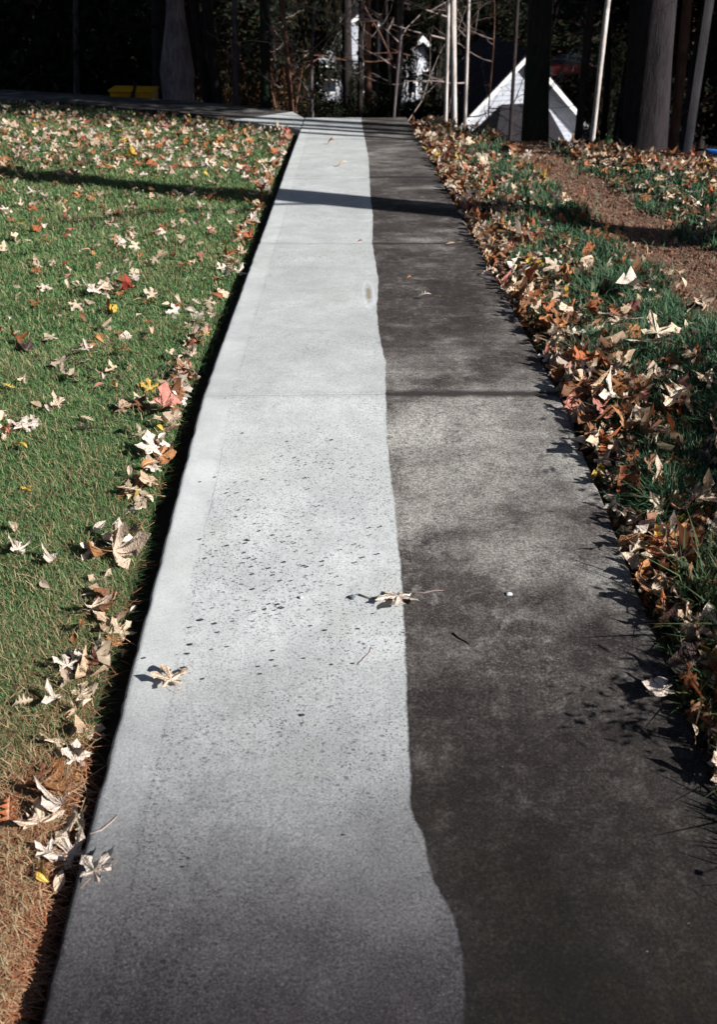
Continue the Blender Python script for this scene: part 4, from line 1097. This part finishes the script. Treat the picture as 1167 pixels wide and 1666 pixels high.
gt = MB(); gt.box(-1.78, .88, -2.40, -2.31, pz - .62, pz - .50); gt.build('gutter', M['roof_lt'], hA)
cap = MB(); cap.box(.78, 1.08, -2.36, -2.06, pz - .9, pz - .63); cap.box(.82, 1.02, -2.32, -2.12, -.3, pz - .9); cap.build('porch_post', M['trim'], hA)
cap = MB(); cap.box(-1.75, -1.58, -2.3, -2.13, -.3, pz - .63); cap.build('porch_post', M['trim'], hA)
window(hA, .9, 0, pz - 1.6, .9, 1.3)
dk = MB(); dk.box(.3, 3.6, -3.0, -.6, pz - 1.75, pz - 1.55); dk.build('deck', M['trim'], hA)
rl_ = MB(); rl_.box(.3, 3.6, -3.0, -2.94, pz - 1.0, pz - .94)
for k in range(10): rl_.box(.32 + k * .36, .36 + k * .36, -2.99, -2.95, pz - 1.55, pz - 1.0)
rl_.build('railing', M['trim'], hA)
# farther houses seen in fragments
def far_house(px, pyapex, Y, rz, W, D, wall_h, rise, label, roof='roof_lt'):
    a = at(px, pyapex, Y); g = float(a[2]) - wall_h - rise
    return gable_house('far_house', (float(a[0]), Y, g), rz, W, D, wall_h, rise, label, roof), g
hB, _ = far_house(590, 20, 50, R(8), 6.0, 8, 5.5, 2.2, 'tall white house seen in fragments beyond the end of the path')
for wx in (-1.6, 0, 1.6):
    for wz in (.9, 2.6, 4.3): window(hB, wx, 0, wz, .8, 1.2)
hC, _ = far_house(682, 62, 44, R(25), 1.9, 3.0, 3.2, .8, 'small white tower like house end with dark windows left of the pale trunks')
window(hC, -.28, 0, 1.9, .52, .9); window(hC, .36, 0, 1.9, .52, .9); window(hC, -.28, 0, .3, .52, .9)
b = MB(); b.box(-.95, .95, -.10, -.03, 1.45, 1.6); b.build('trim_board', M['shut'], hC)

# parked red car far right of the house
M['carpaint'] = mat_plain('red_paint', (.10, .01, .01), (.07, .008, .008), 3, .3, .02); M['rubber'] = mat_plain('rubber', (.02, .02, .02), None, 20)
cp = at(930, 100, 47.0); croot = empty('parked_car', (float(cp[0]), 47.0, float(cp[2]) - .6), R(20)); croot.scale = (.6,) * 3; tag(croot, 'dark red parked car with a bright windscreen far behind the gabled house', 'car')
cb = MB(); cb.prism([(-1.9, -.8, .3), (1.9, -.8, .3), (1.9, -.8, .75), (1.1, -.8, .9), (-1.2, -.8, .95), (-1.9, -.8, .85)], (0, 1.6, 0)); cb.build('body', M['carpaint'], croot)
cb = MB(); cb.prism([(-1.1, -.7, .953), (1.0, -.7, .903), (.5, -.7, 1.4), (-.8, -.7, 1.42)], (0, 1.4, 0)); cb.build('cabin', M['glass'], croot)
cb = MB(); cb.prism([(1.03, -.6, .93), (.55, -.6, 1.38), (.57, -.6, 1.40), (1.05, -.6, .95)], (0, 1.2, 0)); cb.build('windscreen', M['siding'], croot)
for sx in (-1.2, 1.2):
    for sy in (-.82, .62):
        cb = MB(); cb.tube([(sx, sy, .3), (sx, sy + .2, .3)], .3, 12); cb.build('wheel', M['rubber'], croot)
# yellow trough by the dark trunk
yp = at(222, 158, 15.9); M['yellow'] = mat_plain('yellow_plastic', (.75, .40, .02), (.62, .28, .015), 5, .45, .05)
yz = float(ground(yp[0], 15.9)); yr = empty('plastic_trough', (float(yp[0]), 15.9, float(yp[2]) - .07), R(-6)); tag(yr, 'long yellow plastic trough lying by the woods behind the left lawn', 'trough')
b = MB(); b.prism([(-.33, -.12, 0), (.28, -.12, 0), (.30, -.15, .17), (-.36, -.15, .15)], (0, .3, 0)); b.build('tub', M['yellow'], yr)
b = MB(); b.box(-.37, .31, -.17, .17, .155 + .016, .185 + .01); b.build('rim', M['yellow'], yr)
b = MB(); b.tube([(-.10, -.22, -.35), (-.04, -.2, .05), (.05, -.2, .3)], [.035, .03, .02], 7); o = b.build('stump', M['bark_dark'], None, True); o.location = yr.location; tag(o, 'dark leaning stick crossing in front of the yellow trough', 'stick')
# blue swing seat and its pale post at the right frame edge
bp = at(1165, 253, 9.6); M['blue'] = mat_plain('blue_plastic', (.03, .16, .55), (.02, .11, .42), 5, .4, .05)
br = empty('swing', (float(bp[0]) + .06, 9.6, float(bp[2]))); tag(br, 'pale swing rope with a blue seat at the right frame edge', 'swing')
b = MB(); b.prism([(-.12, -.09, .0), (.30, -.09, -.02), (.30, -.09, .02), (-.12, -.09, .035)], (0, .2, 0)); b.build('seat', M['blue'], br)
b = MB(); b.tube([(-.03, 0, .03), (.0, 0, .6), (.07, 0, 3.2)], [.022, .018, .012], 8); b.tube([(.22, 0, .02), (.24, 0, .6), (.28, 0, 3.2)], [.022, .018, .012], 8); b.build('rope', M['trim'], br)

# ------------------------------------------------------------------ woods: dark undergrowth and trees filling the hillside
sunxy = Vector((TOSUN.x, TOSUN.y)).normalized(); tel = math.tan(R(SUN_EL))
KEEP = [((float(apex[0]), 36, -7.5), 3.2), ((hB.location.x, 49.5, -7), 3.2), ((hC.location.x, 43.5, -7), 1.8)]
def clear_sun(x, y, rad, top):
    for (kx, ky, kz), w in KEEP:
        d = Vector((x - kx, y - ky)); t = d.dot(sunxy)
        if t > -1 and abs(d.x * sunxy.y - d.y * sunxy.x) < w + rad and kz + t * tel < top + 1: return False
    return True
def sees(x, y, z):
    px, py, d = proj(np.array(x), np.array(y), np.array(z)); return float(px), float(py)
WIN = [(745, 945, 36, 2.5), (545, 622, 49, 1.2), (650, 706, 43, 1.2)]     # columns through which houses show
def clear_view(x, y, rad):
    px, py = sees(x, y, -4); rp = rad / (y * .85) * FPX
    for a, b_, Yh, q in WIN:
        if y < Yh + 2 and px + rp > a and px - rp < b_: return False
    return True
def where(x, y):
    px, _ = sees(x, y, -3); side = 'far left' if px < 190 else 'left' if px < 400 else 'centre left' if px < 560 else 'middle' if px < 720 else 'centre right' if px < 880 else 'right' if px < 1050 else 'far right'
    dist = 'first row' if y < 22 else 'second row' if y < 32 else 'middle distance' if y < 45 else 'deep part' if y < 62 else 'farthest part'
    return f'{dist} of the {side} woods'
def shl(x, y, s): return ('large' if s > 2 else 'medium' if s > 1.5 else 'small') + ' dark evergreen shrub in the ' + where(x, y)
nb = 0; tries = 0
while nb < 120 and tries < 6000:
    tries += 1
    y = U(14.5, 75); x = U(-.55, .55) * y * .95
    if y < crest(x) + 1.2: continue
    s = U(.8, 1.8) * (1 + y / 60); 
    if not clear_view(x, y, s) or not clear_sun(x, y, s, float(ground(x, y)) + 2 * s): continue
    z = float(ground(x, y)); px, py = sees(x, y, z + s)
    if py > 400: continue
    root = empty('shrub', (x, y, z), U(0, 6))
    crownpart(root, random.choice(BUSH), (0, 0, s * .55), (s, s, s * .9), U(0, 6), 'foliage')
    b = MB()
    for k in range(3): b.tube([(0, 0, -.2), (U(-.3, .3), U(-.3, .3), s * .7)], [.05, .02], 5)
    b.build('stem', M['bark_dark'], root, True)
    tag(root, shl(x, y, s), 'shrub', 'dark undergrowth shrubs beyond the crest'); nb += 1
# wall of tall evergreens at the back and between
TRUNKS = []
for s in range(3):
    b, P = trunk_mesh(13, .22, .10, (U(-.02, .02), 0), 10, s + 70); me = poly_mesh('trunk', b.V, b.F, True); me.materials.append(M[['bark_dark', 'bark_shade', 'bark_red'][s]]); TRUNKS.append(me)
nt = 0; tries = 0; placed = []
def woods_tree(x, y, low, dense=5, hgt=13, wide=2.6):
    z = float(ground(x, y)); root = empty('woods_tree', (x, y, z), U(0, 6)); k = random.choice((0, 0, 0, 1, 2))
    t = bpy.data.objects.new('trunk', TRUNKS[k]); COL.objects.link(t); t.parent = root; t.scale = (1, 1, hgt / 13)
    for j in range(dense):
        f = j / max(1, dense - 1); zz = low + (hgt + 1 - low) * f; w = wide * (1 - .45 * f)
        crownpart(root, random.choice(EVER), (U(-.5, .5), U(-.5, .5), zz), (w, w, (hgt - low) / dense * 1.0 + .5), U(0, 6))
    return root
while nt < 70 and tries < 6000:
    tries += 1
    y = U(58, 120) if nt < 34 else U(17, 58); x = U(-.48, .48) * y + U(-6, 6)
    if y < crest(x) + 2: continue
    low = 1.2 if y > 58 else 6.5
    wide = U(3.0, 4.6) if y > 58 else U(2.2, 3.2)
    if any(math.hypot(x - a, y - b_) < (2.6 if y < 58 else 3.5) for a, b_ in placed): continue
    if y < 58 and (not clear_sun(x, y, wide * .8, float(ground(x, y)) + 14) or not clear_view(x, y, .5)): continue
    r_ = woods_tree(x, y, low, 6 if y > 58 else 5, U(13, 17) if y > 58 else U(11, 14), wide)
    tag(r_, ('tall dark evergreen in the ' if y > 58 else 'slope tree with a high crown in the ') + where(x, y), 'tree', 'tall evergreens at the back of the woods' if y > 58 else 'woods trees on the slope beyond the crest')
    placed.append((x, y)); nt += 1
# trees to the right of the frame whose crowns shade the crest and the woods
def Y_ok(x, y): return y + .563 * x > 14
KEEP.append(((1.35, 13.4, -1.4), .35))
for (x, y) in ((8.5, 15.5), (11, 13.2), (13.5, 15), (14, 10.5), (17, 12), (17.5, 8.2), (21, 9.5), (21, 5.5), (24, 8), (12, 18.5), (9.5, 20), (16, 19), (20.5, 15.5), (11.0, 6.9), (15.5, 4.6), (20, 2.2), (26, 0)):
    if not clear_sun(x, y, 1.5, float(ground(x, y)) + 13): continue
    r_ = woods_tree(x, y, 4.5 if Y_ok(x, y) else 7.0, 5 if Y_ok(x, y) else 3, 12, 3.0 if Y_ok(x, y) else 1.15); tag(r_, 'dark evergreen standing right of the view at the edge of the woods', 'tree', 'evergreens right of the view')
for (x, y, r0, hh) in ((5.4, 7.9, .10, 9), (6.6, 6.9, .07, 8), (8.4, 6.5, .13, 10), (9.4, 6.6, .09, 9), (7.6, 7.9, .12, 9)):
    root = empty('slim_tree', (x, y, float(ground(x, y)))); b, P = trunk_mesh(hh, r0, r0 * .6, (U(-.03, .03), U(-.03, .03)), 8, int(x * 10), base_flare=.3)
    b.build('trunk', M['bark_grey'], root, True); branches(root, P, hh, 5, M['bark_grey'], int(x * 7), .3, .95, (1, 2.4), .02)
    tag(root, 'slim bare tree right of the view, its shadow striping the far path end', 'tree', 'slim bare trees right of the view')
# the pine whose bare trunk throws the long shadow across lawn and path
px_, py_ = 4.35, 4.33
root = empty('pine_tree', (px_, py_, float(ground(px_, py_)))); tag(root, 'tall bare trunked pine right of the frame, its shadow crossing the path', 'tree')
b, P = trunk_mesh(15, .23, .17, (0, 0), 12, 90, base_flare=.3, wig=.2); b.build('trunk', M['bark_grey'], root, True)
for k in range(4): crownpart(root, EVER[k % 3], (U(-.5, .5), U(-.5, .5), 11.5 + k * 1.4), (2.2 - .3 * k, 2.2 - .3 * k, 1.1), U(0, 6))
b = MB(); b.tube([(0, 0, 3.0), (-.3, -.6, 3.7), (-.5, -1.3, 4.1)], [.03, .02, .01], 6); b.build('branch', M['bark_grey'], root, True)
# shrub beside the near right edge, outside the frame: its shade blackens the grass there
root = empty('shrub', (1.5, 1.35, float(ground(1.5, 1.35)))); tag(root, 'low dense shrub just outside the near right corner', 'shrub')
NEARB = [foliage_mesh('bush', 260, 62, (1, 1, 1), .028, DG, 160 + s, .1, .13) for s in range(2)]
crownpart(root, NEARB[1], (0, 0, .28), (.34, .85, .34), 0, 'foliage')
crownpart(root, NEARB[0], (.1, .1, .27), (.32, .8, .32), 2, 'foliage')
crownpart(root, NEARB[0], (.28, -.25, .30), (.36, .80, .36), 1, 'foliage')
b = MB(); b.tube([(0, 0, -.1), (.05, .05, .4)], [.03, .015], 6); b.build('stem', M['bark_dark'], root, True)
root = empty('shrub', (1.78, 2.15, float(ground(1.78, 2.15)))); tag(root, 'taller dense shrub outside the right frame edge', 'shrub')
crownpart(root, NEARB[0], (0, .15, .40), (.44, .95, .42), 0, 'foliage'); crownpart(root, NEARB[1], (.1, 0, .30), (.42, .8, .33), 2, 'foliage')
b = MB(); b.tube([(0, 0, -.1), (.05, .05, .5)], [.03, .015], 6); b.build('stem', M['bark_dark'], root, True)
# no shade tree towards the sun; near-end darkening sits in the concrete colour
# green sprig beside the birch
sp = at(985, 222, 10.9); root = empty('sapling', (float(sp[0]), 10.9, float(ground(sp[0], 10.9)))); tag(root, 'small green leafy sprig at the foot of the slim white trunk', 'plant')
spm = foliage_mesh('foliage', 14, 10, (1, 1, 1), .14, [(.03, .07, .03), (.05, .10, .04)], 99, .2, .2)
crownpart(root, spm, (0, 0, .18), (.13, .13, .20), 0, 'foliage')
b = MB(); b.tube([(0, 0, -.1), (.02, 0, .25)], [.008, .004], 5); b.build('stem', M['twig'], root, True)
# slim bare understory trees: two kinds built once, then copied with their parts
PROT = []
for s_, mt in ((0, 'bark_shade'), (1, 'bark_red'), (2, 'bark_grey'), (3, 'bark_dark')):
    root = empty('understory_tree', (0, 0, 0)); b, P = trunk_mesh(7, .055, .03, (U(-.04, .04), 0), 8, 300 + s_, base_flare=.3, wig=.7); b.build('trunk', M[mt], root, True)
    branches(root, P, 7, 7, M['twig'] if s_ % 2 == 0 else M['bark_red'], 310 + s_, .12, .8, (.8, 2.0), .016, 2); PROT.append(root)
nu = 0; g0 = random.Random(77)
while nu < 46:
    pxq = g0.uniform(-20, 1180); Yq = g0.uniform(14.6, 30); q = at(pxq, 120, Yq)
    if Yq < crest(q[0]) + .6: continue
    if 765 < pxq < 850 or 897 < pxq < 940: continue
    if (560 < pxq < 612 or 655 < pxq < 700) and g0.random() < .6: continue
    pr_ = PROT[nu % 4]; r_ = pr_ if nu < 4 else copy_tree(pr_)
    r_.location = (float(q[0]), Yq, float(ground(q[0], Yq))); r_.rotation_euler = (g0.gauss(0, .05), g0.gauss(0, .07), g0.uniform(0, 6)); r_.scale = (g0.uniform(.7, 1.6),) * 2 + (1.1,)
    tag(r_, ['dim grey', 'reddish brown', 'grey', 'black'][nu % 4] + ' slim bare tree, ' + where(float(q[0]), Yq), 'tree', 'slim bare trees in the woods'); nu += 1
# rusty undergrowth catching a little light
RUST = [foliage_mesh('foliage', 46, 22, (1, 1, 1), .045, [(.10, .045, .022), (.06, .03, .018), (.16, .08, .03), (.03, .045, .02), (.05, .03, .025)], 200 + s, .2, .2) for s in range(2)]
g1 = random.Random(5)
for k in range(44):
    pxq = g1.uniform(-30, 1190); Yq = g1.uniform(14.4, 26); q = at(pxq, 120, Yq)
    if Yq < crest(q[0]) + 1.0 or not clear_view(float(q[0]), Yq, .5): continue
    z = float(ground(q[0], Yq)); s_ = g1.uniform(.5, 1.1) + max(0, Yq - 16) * .09
    root = empty('shrub', (float(q[0]), Yq, z)); crownpart(root, RUST[k % 2], (0, 0, s_ * .9), (s_ * .7, s_ * .7, s_), g1.uniform(0, 6), 'foliage')
    b = MB()
    for j in range(3): b.tube([(0, 0, -.3), (g1.uniform(-.3, .3), g1.uniform(-.3, .3), s_ * 1.4)], [.02, .008], 5)
    b.build('stem', M['bark_red'], root, True); tag(root, 'rusty leaved loose shrub, ' + where(float(q[0]), Yq), 'shrub', 'rusty shrubs in the woods')
# unseen evergreens added behind and beside the camera to block sky light
for k in range(34):
    a = k / 34 * 2 * math.pi + .05; d = 17 + 3 * math.sin(k * 2.3); x, y = math.sin(a) * d, math.cos(a) * d
    az = math.degrees(a) % 360
    if az < 100 or az > 322: continue
    if 92 < az < 150: d = 34; x, y = math.sin(a) * d, math.cos(a) * d
    r_ = woods_tree(x, y, 1.5, 5, 12 if d < 30 else 13, 2.5); tag(r_, 'tall evergreen added out of view round the lawn to block sky light', 'tree', 'unseen evergreens added round the lawn')
# evergreens that break up the view of the far houses
for (px, Yq, low, wide, hh) in ((500, 31, .8, .7, 9), (566, 30, .6, .26, 8), (607, 32, .6, .24, 8), (672, 36, .3, .16, 4), (636, 33, .8, .6, 9), (985, 32, .8, .75, 7), (604, 29, .5, .5, 3.0), (715, 38, .8, .9, 9)):
    q = at(px, 100, Yq); r_ = woods_tree(float(q[0]), Yq, low, 6, hh, wide); tag(r_, ['slender', 'thin', 'bushy', 'tall', 'low', 'ragged', 'full', 'small'][int(px) % 8] + ' dark evergreen screening far houses, ' + where(float(q[0]), Yq), 'tree', 'narrow evergreens before the far houses')
for px in range(478, 735, 19):
    Yq = 17 + U(-.8, .8); q = at(px, 158 + U(-8, 12), Yq); z = float(ground(q[0], Yq)); s_ = float(q[2]) - z; s_ = max(.4, s_)
    root = empty('shrub', (float(q[0]), Yq, z)); crownpart(root, random.choice(BUSH), (0, 0, s_ * .5), (.45, .45, s_ * .52), U(0, 6), 'foliage')
    b = MB(); b.tube([(0, 0, -.2), (0.03, 0, s_ * .7)], [.03, .012], 5); b.build('stem', M['bark_dark'], root, True)
    tag(root, 'low shrub past the path end, ' + where(float(q[0]), Yq), 'shrub', 'row of low shrubs past the path end')
# scattered lit leaves still hanging in the dark woods
g = np.random.default_rng(12); n = 520
px = g.uniform(0, 1167, n); py = g.uniform(0, 165, n); yy = g.uniform(15.5, 19, n); V = []; F = []; C = []
for i in range(n):
    if px[i] > 560 and g.random() < .6: continue
    p = at(px[i], py[i], yy[i]); s = g.uniform(.012, .035); a = g.normal(size=3); a /= np.linalg.norm(a); c_ = np.cross(a, g.normal(size=3)); c_ /= np.linalg.norm(c_)
    k = len(V); V += [p - a * s, p + c_ * s * .5, p + a * s, p - c_ * s * .5]; F.append((k, k + 1, k + 2, k + 3))
    cc = [(.5, .40, .08), (.30, .10, .04), (.45, .38, .30), (.10, .12, .05), (.12, .05, .03)][g.integers(0, 5)]; C += [cc] * 4
o = link('hanging_leaves', np_mesh('hanging_leaves', np.array(V), np.array(F), False, colors=np.array(C)), M['litter']); tag(o, 'last yellow and rusty leaves hanging in the dark woods', 'leaves', kind='stuff')
print('objects', len(COL.objects), 'tris', sum(len(o.data.polygons) for o in COL.objects if o.type == 'MESH'))
